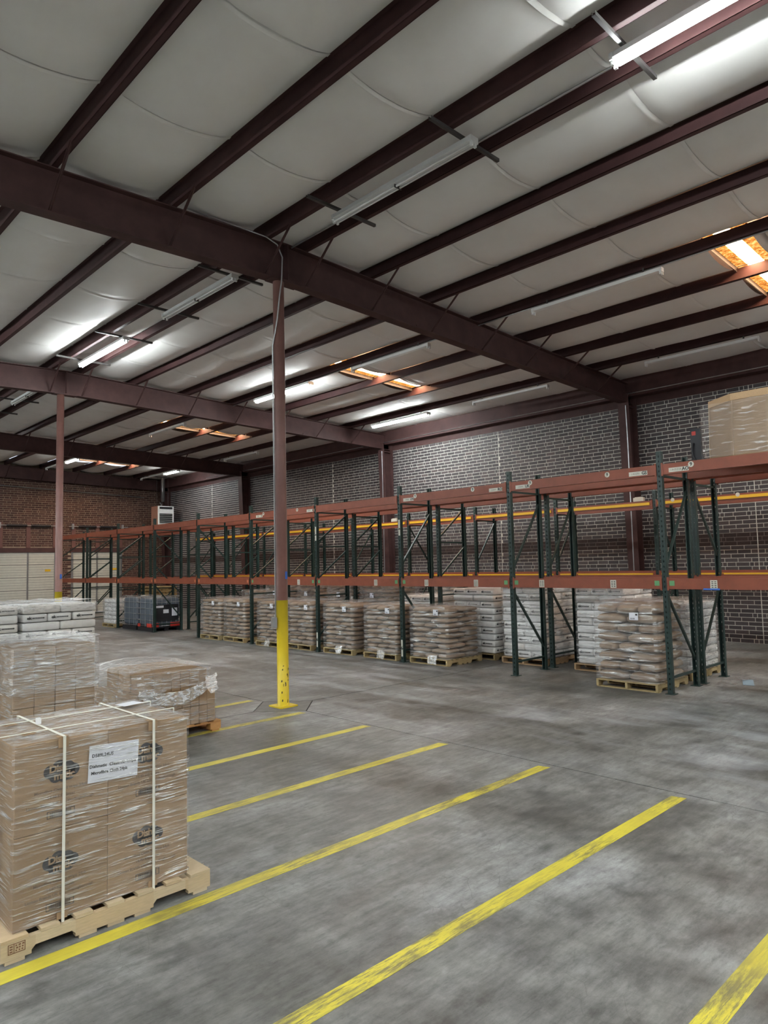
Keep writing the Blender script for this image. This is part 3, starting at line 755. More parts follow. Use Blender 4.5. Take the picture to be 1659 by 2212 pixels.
for y in (4.18, 5.52, 6.99, 8.28, 9.78, 13.77, 15.22):
    be = beam_at(y, 1); z = 3.405 if y != 5.52 else 3.39
    s = on_beam(be, MB().disc((XB-0.0015, y, z), 0.043, 20, (0, -1, 0), (0, 0, 1)), 'number_sticker', M_TAG)
    o = letter('9', 0.075, M_INK, Vector((XB-0.003, y, z))-Vector(be.location), FACE_X, be, 'number_nine', bold=0.002)
for y, code, big in ((4.365, '1-30-27-27-28', 'AO'), (5.0, '1-10-5-27-5', 'GS'), (7.15, '1-0-8-4-8', 'UK'), (7.745, '1-0-8-4-9', 'RO'), (9.97, '1-0-8-8-8', 'UN'), (13.24, '1-0-8-5-0', 'IC'), (15.41, '1-0-8-5-5', 'X')):
    be = beam_at(y, 1); z = 3.352
    on_beam(be, MB().b2(XB-0.002, XB-0.0005, y-0.15, y+0.15, z-0.033, z+0.033), 'location_tag', M_TAG)
    letter(code, 0.040, M_INK, Vector((XB-0.003, y+0.045, z))-Vector(be.location), FACE_X, be, 'location_code', 0.92, 0.78)
    letter(big, 0.070, M_INK, Vector((XB-0.003, y-0.10, z))-Vector(be.location), FACE_X, be, 'location_letters', 0.95, 1.0, 0.0025)
for i in range(1, 10):
    for s in (-1, 1):
        y = YF[i] + s*0.115; be = beamsA[(i if s > 0 else i-1, 0)]
        if i <= 4 or (i == 5 and s < 0): m = M_GREENST
        elif i in (5, 6, 7, 8): m = M_ORST
        else: continue
        on_beam(be, MB().b2(XB-0.002, XB-0.0005, y-0.038, y+0.038, 1.615, 1.690), 'colour_sticker', m)
for y in (5.5, 6.83, 8.27, 9.53, 11.01, 13.75, 3.95):
    be = beam_at(y, 0)
    on_beam(be, MB().b2(XB-0.0022, XB-0.0008, y-0.05, y+0.05, 1.575, 1.70), 'row_placard', M_TAG)
    b = MB()
    for r_ in range(4):
        for c_ in range(2): b.b2(XB-0.0032, XB-0.0022, y-0.036+c_*0.042, y-0.008+c_*0.042, 1.592+r_*0.026, 1.604+r_*0.026)
    on_beam(be, b, 'placard_print', M_INKD)
on_beam(beam_at(3.98, 0), MB().b2(XB-0.0026, XB-0.001, 3.87, 4.10, 1.558, 1.582), 'blue_tape', M_BLUE)
for i in (3, 4):
    f = [c for c in rackA.children if c.name.startswith('upright_frame')][i]
    MB().b2(10.398, 10.399, -0.022, 0.022, 0.12, 0.46).obj('aisle_number_strip', M_TAG, f)
    letter('6', 0.10, M_INK, (10.397, 0, 0.29), FACE_X, f, 'aisle_number', bold=0.003)
    MB().b2(10.398, 10.399, -0.024, 0.024, 2.62, 2.95).obj('bay_number_strip', M_TAG, f)
    letter('4', 0.09, M_INK, (10.397, 0, 2.76), (math.pi/2, math.pi/2, -math.pi/2), f, 'bay_number', bold=0.002)
for y in (6.45, 5.12):
    i = [k for k in range(10) if YT[k] <= y < YT[k+1]][0]; be = beamsC[(i, 1)]
    o = MB().disc((14.955, y, 3.275), 0.042, 16, (0, -1, 0), (0, 0, 1)).obj('number_sticker', M_TAG); o.parent = be; o.location = -Vector(be.location)
for n, (y, z) in enumerate(((7.23, 3.302), (15.0, 3.302))):
    b = MB().b2(14.97, 15.05, y-0.12, y+0.12, z, z+0.085); b.b2(14.99, 15.03, y-0.09, y+0.09, z+0.085, z+0.10)
    tag(b.obj('small_box', M_TAG), 'small off-white box resting on the yellow-striped beam, %s' % ('beside the near wall column' if n == 0 else 'far behind the second bay'), 'box')

# ================================================================== PALLETS
def stringer_mesh():
    L, h = 1.22, 0.089; x = -L/2
    def notch(a):  # rounded fork notch
        return [(a, 0), (a, 0.018), (a+0.02, 0.038), (a+0.209, 0.038), (a+0.229, 0.018), (a+0.229, 0)]
    poly = [(x, 0)] + notch(x+0.152) + notch(x+0.152+0.229+0.458) + [(x+L, 0), (x+L, h), (x, h)]
    # concave outline: build as strips
    b = MB(); t = 0.019
    xs_ = [(x, x+0.152, 0), (x+0.152, x+0.172, 1), (x+0.172, x+0.361, 2), (x+0.361, x+0.381, 3), (x+0.381, x+0.839, 0), (x+0.839, x+0.859, 1), (x+0.859, x+1.048, 2), (x+1.048, x+1.068, 3), (x+1.068, x+L, 0)]
    for a, c, k in xs_:
        z0, z1 = {0: (0, 0), 1: (0.018, 0.038), 2: (0.038, 0.038), 3: (0.038, 0.018)}[k]
        b.prism([(a, z0), (c, z1), (c, h), (a, h)], lambda u, v, d: (u, d, v), -t, t)
    return b
_pal = {}
def pallet(label, x, y, m=M_WOOD, rz=0.0, group=None, my=1.016, z=0.0):
    # x, y: min corner of a 1.22 x 1.016 pallet (stringers along X)
    key = m.name
    if key not in _pal:
        _pal[key] = (stringer_mesh().mesh('stringer', m), MB().box((0, 0, 0), (0.098, my, 0.017)).mesh('deck_board', m), MB().box((0, 0, 0), (0.135, my, 0.017)).mesh('deck_board', m))
    st_, db, dw = _pal[key]
    t = thing('wooden_pallet', label, 'pallet', (x+0.61, y+0.508, z), rz, group)
    for yy in (-0.489, 0, 0.489): link('stringer', st_, t, (0, yy, 0.018))
    for k in range(7):
        xx = -0.61+0.068+k*(1.22-0.136)/6
        link('deck_board', dw if k in (0, 6) else db, t, (xx, 0, 0.1165 + 0.0006*((k*7) % 3)))
    for xx in (-0.54, -0.16, 0, 0.16, 0.54): link('bottom_board', db, t, (xx, 0, 0.009))
    return t

# ================================================================== SACKS
_sm = {}
def sack_geo(l, w_, h, boxy, seed, n=16, mrows=7):
    rr = random.Random(seed); b = MB(); e1, e2 = (0.13, 0.24) if boxy else (0.42, 0.72)
    pw = lambda v, e: math.copysign(abs(v)**e, v)
    vs = []; ph = [rr.uniform(0, 6.3) for _ in range(6)]
    for i in range(mrows+1):
        v = -math.pi/2 + math.pi*i/mrows
        for k in range(n):
            u = 2*math.pi*(k+0.5)/n
            x = pw(math.cos(v), e2)*pw(math.cos(u), e1); y = pw(math.cos(v), e2)*pw(math.sin(u), e1); z = pw(math.sin(v), e2)
            wr_ = 1 + (0.02 if boxy else 0.045)*math.sin(x*5+ph[0])*math.sin(y*4+ph[1])
            pinch = 1 if boxy else 1 - 0.22*abs(x)**6                      # flattened sewn ends
            vs.append((x*l/2*(1+0.008*math.sin(3*y+ph[2])), y*w_/2*(1+0.012*math.sin(4*x+ph[3])), z*h/2*wr_*pinch + (0 if boxy else -0.012*abs(x)**4)))
    fs = []
    for i in range(mrows):
        for k in range(n): fs.append((i*n+k, i*n+(k+1) % n, (i+1)*n+(k+1) % n, (i+1)*n+k))
    b.add(vs, fs); return b
def sack_mesh(l, w_, h, kind, var):
    key = (round(l, 3), round(w_, 3), round(h, 3), kind, var)
    if key not in _sm:
        _sm[key] = sack_geo(l, w_, h, kind == 'white', var*31+int(l*100)).mesh('sack', M_SACKW if kind == 'white' else M_SACKB, True)
    return _sm[key]
hidden = {'white': MB(), 'brown': MB()}
LOGO = None
def print_logo(parent, x, w_, h):
    # "ek" roundel and product word on a sack end that faces local -x
    o = letter('ek', h*0.50, M_INK, (x, w_*0.27, 0.004), FACE_X, parent, 'printed_logo', 0.9, 1.15, 0.002)
    o = letter('DEXTROMONOSE', h*0.20, M_INK, (x, -w_*0.09, 0.0), FACE_X, parent, 'printed_name', 1.0, w_*0.50/(h*0.20*8.3), 0.0015)
POSN = {('f', 0): 'far front end', ('f', 1): 'front middle', ('f', 2): 'front corner', ('s', 0): 'right side'}
def sack_load(x, y, sx, sy, z0, layers, lh, kind, lid, rz=0.0, first=0, show_from=0, prints=True, jit=0.006, lean=0.0, seed=1, marks=False, rows=3):
    """x,y = world position of the front near corner region: min-x, min-y of the footprint before rotation rz about that corner.
    Local front faces -x, local side faces -y."""
    rr = random.Random(seed); cs, sn = math.cos(rz), math.sin(rz)
    nm = 'woven_sack' if kind == 'white' else 'paper_sack'
    out = []
    for L in range(layers):
        z = z0 + lh*(L+0.5); pat = (L+first) % 2; items = []
        fr = 0.40 if rows == 3 else 0.5
        if pat == 0:   # two long in front, three ends behind
            a = sx*fr
            for k in range(2): items.append((a/2, sy*(k+0.5)/2, math.pi/2, sy/2, a, 'f', 1-k if k else 2))
            for k in range(rows): items.append((a+(sx-a)/2, sy*(k+0.5)/rows, 0.0, sx-a, sy/rows, 's' if k == 0 else 'h', 0))
        else:
            a = sx*(1-fr)
            for k in range(rows): items.append((a/2, sy*(k+0.5)/rows, 0.0, a, sy/rows, 'f', rows-1-k if rows == 3 else 1-k+1))
            for k in range(2): items.append((a+(sx-a)/2, sy*(k+0.5)/2, math.pi/2, sy/2, sx-a, 's' if k == 0 else 'h', 0))
        for (px, py, ang, l, w_, face, pos) in items:
            jx, jy = rr.uniform(-jit, jit), rr.uniform(-jit, jit)
            lx = px + jx + lean*(L/layers)**2; ly = py + jy
            X, Y = x + lx*cs - ly*sn, y + lx*sn + ly*cs
            a_ = ang + rz + rr.uniform(-0.02, 0.02)
            bl, bw, bh = l*0.985, w_*0.97, lh*(1.0 if kind == 'brown' else 0.97)
            topl = L == layers-1
            if face == 'h' and not topl or L < show_from:
                if L < show_from or True:
                    g = sack_geo(bl*0.965, bw*0.95, bh*0.96, kind == 'white', seed, 8, 4)
                    c2, s2 = math.cos(a_), math.sin(a_)
                    hidden[kind].add([(X+vx*c2-vy*s2, Y+vx*s2+vy*c2, z+vz) for vx, vy, vz in g.v], g.f)
                continue
            o = link(nm, sack_mesh(bl, bw, bh, kind, rr.randrange(4)), None, (X, Y, z), a_)
            if kind == 'brown' and rr.random() < 0.5: o.rotation_euler[1] = rr.uniform(-0.03, 0.03)
            layer = ORD[layers-L]
            where = POSN[(face, pos)] if face != 'h' else '%s back' % ('near', 'middle', 'far')[min(2, int(py/sy*3))]
            tag(o, '%s sack, %s layer down, %s, %s' % (kind, layer, where, lid), 'sack', '%s sacks %s' % (kind, lid))
            if prints and kind == 'white':
                # ends that face the front (local -x) or the side (local -y)
                if face == 'f' and pat == 1: print_logo(o, -bl/2-0.003, bw, bh)
                if pat == 0 and face == 'f' and py < sy/2: print_logo(o, -bl/2-0.003, bw, bh)
                if pat == 1 and face == 's': print_logo(o, -bl/2-0.003, bw, bh)
            if marks and face == 'f':
                b = MB(); q = -bw/2-0.002 if pat == 0 else -bl/2-0.002
                for r_ in range(3):
                    if pat == 0: pass
                    else: b.b2(q, q+0.001, -0.10, 0.08-0.03*r_, -0.03+r_*0.022, -0.024+r_*0.022)
                if b.v: b.obj('printed_mark', M_INKB, o)
            out.append(o)
    return out

# ---- stretch film
def film(name, label, x0, x1, y0, y1, z0, z1, m=M_FILMS, top=True, wav=0.012, seed=1, rad=0.06, topz=None, nz=12, lobes=0.0, parent=None, zfun=None, rz=0.0, pivot=None, pull=0.0, mtop=None):
    rr = random.Random(seed); pts = []
    def corner(cx, cy, a0):
        for k in range(4): 
            a = a0 + k*math.pi/6; pts.append((cx+rad*math.cos(a), cy+rad*math.sin(a)))
    corner(x0+rad, y0+rad, math.pi); 
    n = max(2, int((x1-x0)/0.12))
    for k in range(1, n): pts.append((x0+rad+(x1-x0-2*rad)*k/n, y0))
    corner(x1-rad, y0+rad, 1.5*math.pi)
    n = max(2, int((y1-y0)/0.12))
    for k in range(1, n): pts.append((x1, y0+rad+(y1-y0-2*rad)*k/n))
    corner(x1-rad, y1-rad, 0)
    n = max(2, int((x1-x0)/0.12))
    for k in range(1, n): pts.append((x1-rad-(x1-x0-2*rad)*k/n, y1))
    corner(x0+rad, y1-rad, 0.5*math.pi)
    n = max(2, int((y1-y0)/0.12))
    for k in range(1, n): pts.append((x0, y1-rad-(y1-y0-2*rad)*k/n))
    cx, cy = (x0+x1)/2, (y0+y1)/2; N = len(pts); per = [0.0]
    for i in range(N): per.append(per[-1] + math.dist(pts[i], pts[(i+1) % N]))
    vs = []; uv = []
    for j in range(nz+1):
        t = j/nz
        for i in range(N+1):
            px, py = pts[i % N]; zb = zfun(px, py) if zfun else z0
            z = zb + (z1-zb)*t
            d = Vector((px-cx, py-cy)).normalized()
            rnd = random.Random(seed*977 + (i % N)*31 + j*7).uniform(-1, 1)
            k = wav*rnd + (lobes*math.sin(z/0.1*math.pi)**2 if lobes else 0)
            edge = 1 - pull*max(0, (t-0.9)/0.1)
            vs.append((cx+(px-cx)*edge+d.x*k, cy+(py-cy)*edge+d.y*k, z + (0.006*rnd if 0 < j < nz else 0)))
            uv.append((per[i], z))
    fs = []
    for j in range(nz):
        for i in range(N): fs.append((j*(N+1)+i, j*(N+1)+i+1, (j+1)*(N+1)+i+1, (j+1)*(N+1)+i))
    nside = len(fs)
    if top:
        base = len(vs); g = 9
        for a in range(g+1):
            for b in range(g+1):
                u, v = a/g, b/g
                zz = z1 + (topz(u, v) if topz else 0.004*random.Random(seed+a*13+b).uniform(-1, 1)) + 0.002
                vs.append((x0+(x1-x0)*u, y0+(y1-y0)*v, zz)); uv.append(((x1-x0)*u, (y1-y0)*v))
        for a in range(g):
            for b in range(g): fs.append((base+a*(g+1)+b, base+(a+1)*(g+1)+b, base+(a+1)*(g+1)+b+1, base+a*(g+1)+b+1))
    if rz:
        pv = pivot; c, s = math.cos(rz), math.sin(rz)
        vs = [(pv[0]+(v[0]-pv[0])*c-(v[1]-pv[1])*s, pv[1]+(v[0]-pv[0])*s+(v[1]-pv[1])*c, v[2]) for v in vs]
    me = bpy.data.meshes.new(name); me.from_pydata(vs, [], fs); me.materials.append(m); me.materials.append(mtop or M_FILMTOP)
    me.polygons.foreach_set('material_index', [0]*nside + [1]*(len(fs)-nside))
    ul = me.uv_layers.new(name='UVMap')
    for lp in me.loops: ul.data[lp.index].uv = uv[lp.vertex_index]
    me.polygons.foreach_set('use_smooth', [True]*len(fs)); me.update()
    o = link(name, me, parent)
    if label: tag(o, label, 'film')
    return o
def give_uv(o):
    me = o.data; ul = me.uv_layers.new(name='UVMap')
    for lp in me.loops:
        v = me.vertices[lp.vertex_index].co; ul.data[lp.index].uv = (v.x+v.y, v.z)
def ship_label(parent, y, z, x, wd=0.13, h=0.115):
    p = MB().b2(x-0.002, x, y-wd/2, y+wd/2, z-h/2, z+h/2).obj('paper_label', M_PAPER, parent)
    b = MB().b2(x-0.003, x-0.002, y-wd*0.42, y-wd*0.2, z+h*0.12, z+h*0.36)
    for k in range(4): b.b2(x-0.003, x-0.002, y-wd*0.1+k*wd*0.13, y-wd*0.04+k*wd*0.13, z-h*0.4, z-h*0.2)
    b.obj('label_print', M_INKD, p)

# front rack row: brown sack loads, near to far
BR = [(10.36, 4.83, 1.04, 1.34, 8, 0.149, 'nearest'), (10.47, 9.10, 1.04, 1.145, 10, 0.1005, 'second'), (10.43, 10.47, 1.03, 1.15, 10, 0.1005, 'third'), (10.43, 11.86, 1.06, 1.16, 10, 0.101, 'fourth'),
      (10.42, 13.33, 1.0, 1.16, 10, 0.101, 'fifth'), (10.33, 14.52, 1.0, 1.16, 10, 0.101, 'sixth'), (10.42, 16.25, 1.05, 1.16, 10, 0.101, 'seventh'), (10.36, 17.42, 1.05, 1.16, 10, 0.101, 'eighth')]
LBL = [(5.17, 1.14), (9.38, 1.045), (10.72, 1.04), (12.12, 1.03), (13.52, 1.03), (14.82, 1.03), (16.5, 1.03), (17.72, 1.03)]
for n, (x, y, sy, zt, ly, lh, nm) in enumerate(BR):
    pallet('%s wooden pallet under the %s brown sack load in the front rack row' % ('yellowish' if n else 'weathered', nm), x-0.06, y+0.01, M_WOODY).scale = (0.9, 1, 1)
    lid = 'on %s brown load of front rack' % nm
    sack_load(x+0.04, y+0.01, 1.02, sy-0.02, 0.127, ly, lh, 'brown', lid, 0, n % 2, 0, False, 0.007, 0, 10+n, n == 0)
    f = film('stretch_wrap', 'clear stretch film round the %s brown sack load in the front rack' % nm, x+0.012, x+1.09, y-0.022, y+sy+0.022, 0.129, zt+0.018, M_FILMS, True, 0.009, 20+n, 0.07, None, ly*2, 0.0, pull=0.012)
    ship_label(f, LBL[n][0], LBL[n][1], x-0.004, 0.145 if n == 0 else 0.13)
    if n in (1, 2, 3, 5):
        # gathered film tail hanging over the pallet opening
        b = MB(); rr = random.Random(n); vs = []
        yc = y + (0.35 if n == 1 else 0.42)
        for a in range(6):
            for c in range(5):
                vs.append((x-0.02-0.03*rr.random()-0.012*c, yc+(a-2.5)*0.045+rr.uniform(-.02, .02), 0.20-0.042*c+rr.uniform(-.012, .012)))
        b.add(vs, [(a*5+c, a*5+c+1, (a+1)*5+c+1, (a+1)*5+c) for a in range(5) for c in range(4)])
        o = b.obj('film_tail', M_FILMF, f, True); give_uv(o)
# second rack row: tall brown loads seen over the front ones, and white loads
for n, (y, sy, ly, nm) in enumerate(((11.95, 1.0, 14, 'nearest'), (13.2, 1.0, 14, 'second'), (14.55, 0.95, 14, 'third'), (16.0, 1.0, 14, 'fourth'), (17.2, 1.05, 12, 'farthest'))):
    pallet('wooden pallet under the %s tall brown load of the second rack row' % nm, 11.62, y, M_WOODY)
    sack_load(11.66, y, 1.1, sy, 0.127, ly, 0.1, 'brown', '', 0, n % 2, 99, False, 0.006, 0, 40+n)
    f = film('stretch_wrap', 'glossy stretch film round the %s tall brown load of the second rack row' % nm, 11.625, 12.795, y-0.025, y+sy+0.025, 0.129, 0.145+ly*0.1, M_FILMT, True, 0.012, 60+n, 0.07, None, 26)
    ship_label(f, y+0.5, 1.28, 11.605)
for n, (y, z) in enumerate(((10.3, 1.46), (12.6, 1.46))):
    pallet('wooden pallet under the %s brown load of the rear racking' % ORD[n+1], 15.05, y, M_WOODY)
    sack_load(15.1, y, 1.1, 1.0, 0.127, 13, 0.1, 'brown', '', 0, n % 2, 99, False, 0.006, 0, 50+n)
    film('stretch_wrap', 'glossy stretch film round the %s brown load of the rear racking' % ORD[n+1], 15.07, 16.23, y-0.025, y+1.025, 0.129, 1.45, M_FILMT, True, 0.012, 70+n, 0.07, None, 20)
WH = [(11.70, 4.88, 1.02, 1.30, 9, 0.126, 'nearest', 1), (11.62, 5.99, 0.95, 1.53, 10, 0.139, 'second', 0), (11.60, 7.62, 0.98, 1.54, 10, 0.140, 'third', 1), (11.72, 8.90, 1.10, 1.47, 10, 0.134, 'fourth', 0), (11.70, 10.52, 1.12, 1.29, 9, 0.128, 'fifth', 1)]
for n, (x, y, sy, zt, ly, lh, nm, fp) in enumerate(WH):
    pallet('wooden pallet under the %s white sack load in the second rack row' % nm, x, y, M_WOODT if n in (1, 2) else M_WOODY)
    sack_load(x+0.02, y, 1.16, sy, 0.13, ly, lh, 'white', 'on %s white load of second rack' % nm, 0, fp, (ly-2 if n == 4 else 0), n != 0, 0.012 if n == 2 else 0.006, 0.0, 80+n)
    if n != 3:
        film('stretch_wrap', 'clear film round the %s white sack load in the second rack row' % nm, x-0.01, x+1.21, y-0.025, y+sy+0.025, 0.129, zt+0.018, M_FILMT if n == 0 else M_FILMS, True, 0.014, 90+n, 0.07, None, 16)
# white sack stacks on the left
for n, (x1, nm, lyr) in enumerate(((4.79, 'right', 10), (3.58, 'left', 10))):
    pallet('wooden pallet under the %s white sack stack behind the carton stack' % nm, x1-1.2, 11.95, M_WOOD)
    sack_load(x1-1.18+1.16, 11.95, 1.10, 1.16, 0.13, 10, 0.1375, 'white', 'on %s white stack behind cartons' % nm, math.pi/2, 1 if n == 0 else 0, 5, True, 0.008, 0, 110+n)
    film('stretch_hood', 'loose clear film hood on top of the %s-hand white sack stack' % nm, x1-1.192, x1-0.001, 11.915, 13.07, 1.40, 1.52, M_FILMT, True, 0.008, 120+n, 0.05, (lambda u, v: 0.012+0.045*abs(math.sin(u*9)*math.sin(v*7+1))), 3)
# far white pallet beside the blue totes
pallet('wooden pallet under the far white bags beside the blue-grey totes', 10.36, 24.42, M_WOODY)
sack_load(10.40, 24.44, 1.1, 0.95, 0.127, 6, 0.145, 'white', 'on far load beside blue totes', 0, 0, 0, False, 0.012, 0, 131)
film('stretch_wrap', 'clear film round the far white load beside the totes', 10.36, 11.56, 24.39, 25.44, 0.13, 1.02, M_FILMT, True, 0.012, 132, 0.07, None, 12)

# ================================================================== CARTON LOADS ON THE LEFT
def carton_mesh(dx, dy, dz, tape=True):
    b = MB(); g = 0.004
    b.b2(0, dx, 0, dy, 0, dz)
    return b
_cm = {}
def carton(x, y, z, dx, dy, dz, label, group, name='carton', jit=0.0):
    k = (round(dx, 3), round(dy, 3), round(dz, 3))
    if k not in _cm:
        r_ = 0.004; b = MB()
        # bevelled box
        vs = []
        for sz in (-1, 1):
            for ins in ((r_, 0) if sz < 0 else (0, r_)):
                zz = sz*(dz/2 - (0 if ins else r_))
                for sx, sy in ((-1, -1), (1, -1), (1, 1), (-1, 1)): vs.append((sx*(dx/2-ins), sy*(dy/2-ins), zz))
        fs = [(3, 2, 1, 0), (12, 13, 14, 15)]
        for j in range(3):
            for i in range(4): fs.append((j*4+i, j*4+(i+1) % 4, (j+1)*4+(i+1) % 4, (j+1)*4+i))
        b.add(vs, fs)
        _cm[k] = b.mesh('carton', M_KRAFT)
    o = link(name, _cm[k], None, (x+dx/2, y+dy/2, z+dz/2), R.uniform(-jit, jit))
    return tag(o, label, 'box', group)
# -- nearest load: four printed cartons, strapped and wrapped
PFY = 4.135
fp = pallet('new pale wooden pallet under the strapped printed cartons at front', 1.167, PFY, M_WOOD)
b = MB(); b.b2(0, 0.085, -0.001, 0, 0, 0.003); b.b2(0, 0.085, -0.001, 0, 0.047, 0.05); b.b2(0, 0.003, -0.001, 0, 0, 0.05); b.b2(0.082, 0.085, -0.001, 0, 0, 0.05); b.b2(0.028, 0.031, -0.001, 0, 0, 0.05)
rr = random.Random(4)
for k in range(9):
    u, v = 0.036+0.015*(k % 3)+rr.uniform(0, .004), 0.008+0.013*(k//3); b.b2(u, u+rr.uniform(.006, .011), -0.001, 0, v, v+0.007)
for k in range(3): b.b2(0.008, 0.022, -0.001, 0, 0.008+0.013*k, 0.014+0.013*k)
o = b.obj('branded_stamp', M_STAMP, fp); o.location = (-0.575, -0.509, 0.05)
b = MB(); rr = random.Random(9)
for k in range(9):
    y0 = -0.47+0.012*k; L = rr.uniform(0.01, 0.03)
    b.add([(0.60, y0, 0.112+rr.uniform(0, .012)), (0.60, y0+0.01, 0.118), (0.60+L, y0+rr.uniform(-.02, .02), 0.12+rr.uniform(-.01, .015))], [(0, 1, 2)])
b.obj('splinters', M_WOOD, fp)['kind'] = 'stuff'
CX, CYF, CW, CDP, CH, CZ = 1.235, 4.182, 0.51, 0.78, 0.487, 0.1265
def cloud(parent, x, y, z, s=1.0):
    b = MB(); n = 20
    for dx, dz, r_ in ((-0.058, 0.008, 0.038), (-0.012, 0.024, 0.040), (0.034, 0.012, 0.042), (0.066, 0.0, 0.034), (-0.030, -0.020, 0.036), (0.012, -0.018, 0.040), (0.045, -0.022, 0.032), (-0.02, 0.0, 0.04)):
        b.add([(x+(dx+r_*math.cos(2*math.pi*k/n))*s, y, z+(dz+r_*math.sin(2*math.pi*k/n))*s) for k in range(n)], [tuple(range(n))])
    o = b.obj('printed_cloud', M_INKD, parent)
    letter('Dish', 0.056*s, M_KRAFT, (x-0.018*s, y-0.0012, z+0.020*s), FACE_Y, o, 'cloud_lettering', 0.92, 1.0, 0.0022)
    letter('matic', 0.056*s, M_KRAFT, (x+0.016*s, y-0.0012, z-0.022*s), FACE_Y, o, 'cloud_lettering', 0.92, 1.0, 0.0022)
for r_ in range(2):
    for c_ in range(2):
        x, z = CX+c_*CW, CZ+r_*CH
        lab = 'large printed carton, %s %s of the four strapped on the front pallet' % ('top' if r_ else 'bottom', 'right' if c_ else 'left')
        o = carton(x, CYF, z, CW-0.003, CDP, CH-0.002, lab, 'strapped printed cartons')
        yy = -CDP/2-0.0012; xc = -0.01; zl = 0.065 if r_ else 0.058
        cloud(o, xc, yy, zl)
        letter('24', 0.030, M_INKB, (xc+0.03, yy, zl+0.088), FACE_Y, o, 'printed_count')
        for k, tx in enumerate(('Microfibre Clean N Wipe 24pk', '14.40 KG Gross', 'Lioman Brands UK Ltd, Wellingborough')):
            letter(tx, 0.0225, M_INKB, (xc, yy, zl-0.095-0.036*k), FACE_Y, o, 'printed_line', 1.0, 1.0, 0.0006)
        b = MB(); bx, bz, bw, bh = xc-0.075, zl-0.245, 0.15, 0.036
        for a in ((bx, bx+bw, bz, bz+0.003), (bx, bx+bw, bz+bh, bz+bh+0.003), (bx, bx+0.003, bz, bz+bh), (bx+bw-0.003, bx+bw, bz, bz+bh)): b.b2(a[0], a[1], yy-0.0005, yy+0.0005, a[2], a[3])
        rr = random.Random(3); u = bx+0.016
        while u < bx+bw-0.02:
            t_ = rr.choice((0.0012, 0.0022, 0.0035)); b.b2(u, u+t_, yy-0.0005, yy+0.0005, bz+0.006, bz+bh-0.004); u += t_+rr.choice((0.0018, 0.003))
        b.obj('barcode', M_INKD, o)
# taped seams on the two top cartons
TZ = CZ+2*CH
for c_ in range(2):
    MB().b2(CX+c_*CW, CX+c_*CW+CW-0.004, CYF+CDP/2-0.03, CYF+CDP/2+0.03, TZ-0.0018, TZ-0.0008)
NF = tag(film('stretch_wrap', None, CX-0.012, CX+2*CW+0.012, CYF-0.013, CYF+CDP+0.012, 0.131, TZ+0.001, M_FILMD, True, 0.004, 3, 0.02, (lambda u, v: 0.001+0.007*abs(math.sin(u*11+v*5))), 14), 'clear streaky stretch film round the strapped printed cartons', 'film')
lab = thing('paper_notice', 'white paper sheet with a typed product code under the film of printed cartons', 'paper', (1.776, CYF-0.006, 0.918))
lab.rotation_euler = (0, 0.045, 0)
MB().b2(-0.1485, 0.1485, -0.0006, 0.0006, -0.105, 0.105).obj('sheet', M_PAPER, lab)
o = letter('D589L24US', 0.026, M_INK, (-0.068, -0.0014, 0.046), FACE_Y, lab, 'typed_line', 1.0, 1.0, 0.0007)
letter('Dishmatic  Clean  N  Wipe', 0.0238, M_INK, (-0.004, -0.0014, -0.014), FACE_Y, lab, 'typed_line', 1.05, 1.0, 0.0009)
letter('Microfibre Cloth 24pk', 0.0238, M_INK, (-0.024, -0.0014, -0.052), FACE_Y, lab, 'typed_line', 1.0, 1.0, 0.0009)
def strap_path(name, label, pts, wd, axis):
    b = MB()
    for p, q in zip(pts[:-1], pts[1:]):
        b.bar(p, q, wd, 0.002, axis)
    return tag(b.obj(name, M_STRAP), label, 'strap', 'white carton straps')
for x, nm in ((1.487, 'left upright'), (2.018, 'right upright')):
    yf, yb = CYF-0.021, CYF+CDP+0.02
    b = MB(); b.b2(x-0.008, x+0.008, yf-0.002, yf, 0.1085, TZ+0.016); b.b2(x-0.008, x+0.008, yf-0.002, yb, TZ+0.016, TZ+0.018); b.b2(x-0.008, x+0.008, yb, yb+0.002, 0.1285, TZ+0.018)
    s = tag(b.obj('strap', M_STRAP), '%s white strap round the printed cartons on the front pallet' % nm, 'strap', 'white carton straps')
    b = MB(); b.b2(x-0.032, x+0.024, yf+0.0012, yf+0.004, TZ-0.045, TZ+0.010); b.b2(x-0.032, x+0.024, yf+0.0012, yf+0.05, TZ+0.0128, TZ+0.0152); b.obj('corner_guard', M_KRAFT, s)
    MB().b2(x-0.032, x+0.024, yf+0.0012, yf+0.004, 0.128, 0.165).obj('corner_guard', M_KRAFT, s)
    if nm.startswith('left'): MB().b2(x-0.012, x+0.012, CYF+0.40, CYF+0.43, TZ+0.0215, TZ+0.055).obj('buckle', M_WHITE, s)
for y, nm in ((CYF+0.22, 'front lengthwise'), (CYF+0.56, 'back lengthwise')):
    xl, xr_ = CX-0.018, CX+2*CW+0.018
    b = MB(); b.b2(xl, xr_, y-0.007, y+0.007, TZ+0.019, TZ+0.021); b.b2(xl-0.002, xl, y-0.007, y+0.007, 0.1285, TZ+0.021); b.b2(xr_, xr_+0.002, y-0.007, y+0.007, 0.1285, TZ+0.021)
    s = tag(b.obj('strap', M_STRAP), '%s white strap over the printed cartons on the front pallet' % nm, 'strap', 'white carton straps')
    b = MB(); b.add([(CX+0.10, y-0.03, TZ+0.0125), (CX+0.17, y-0.03, TZ+0.0165), (CX+0.17, y+0.03, TZ+0.0185), (CX+0.10, y+0.03, TZ+0.0165)], [(0, 1, 2, 3)]); b.obj('corner_guard', M_KRAFT, s)
tag(MB().box((2.13, CYF+0.58, TZ+0.0225), (0.15, 0.11, 0.001), 0.2).obj('paper_sheet', M_PAPER), 'folded white paper lying on top of the strapped printed cartons', 'paper')
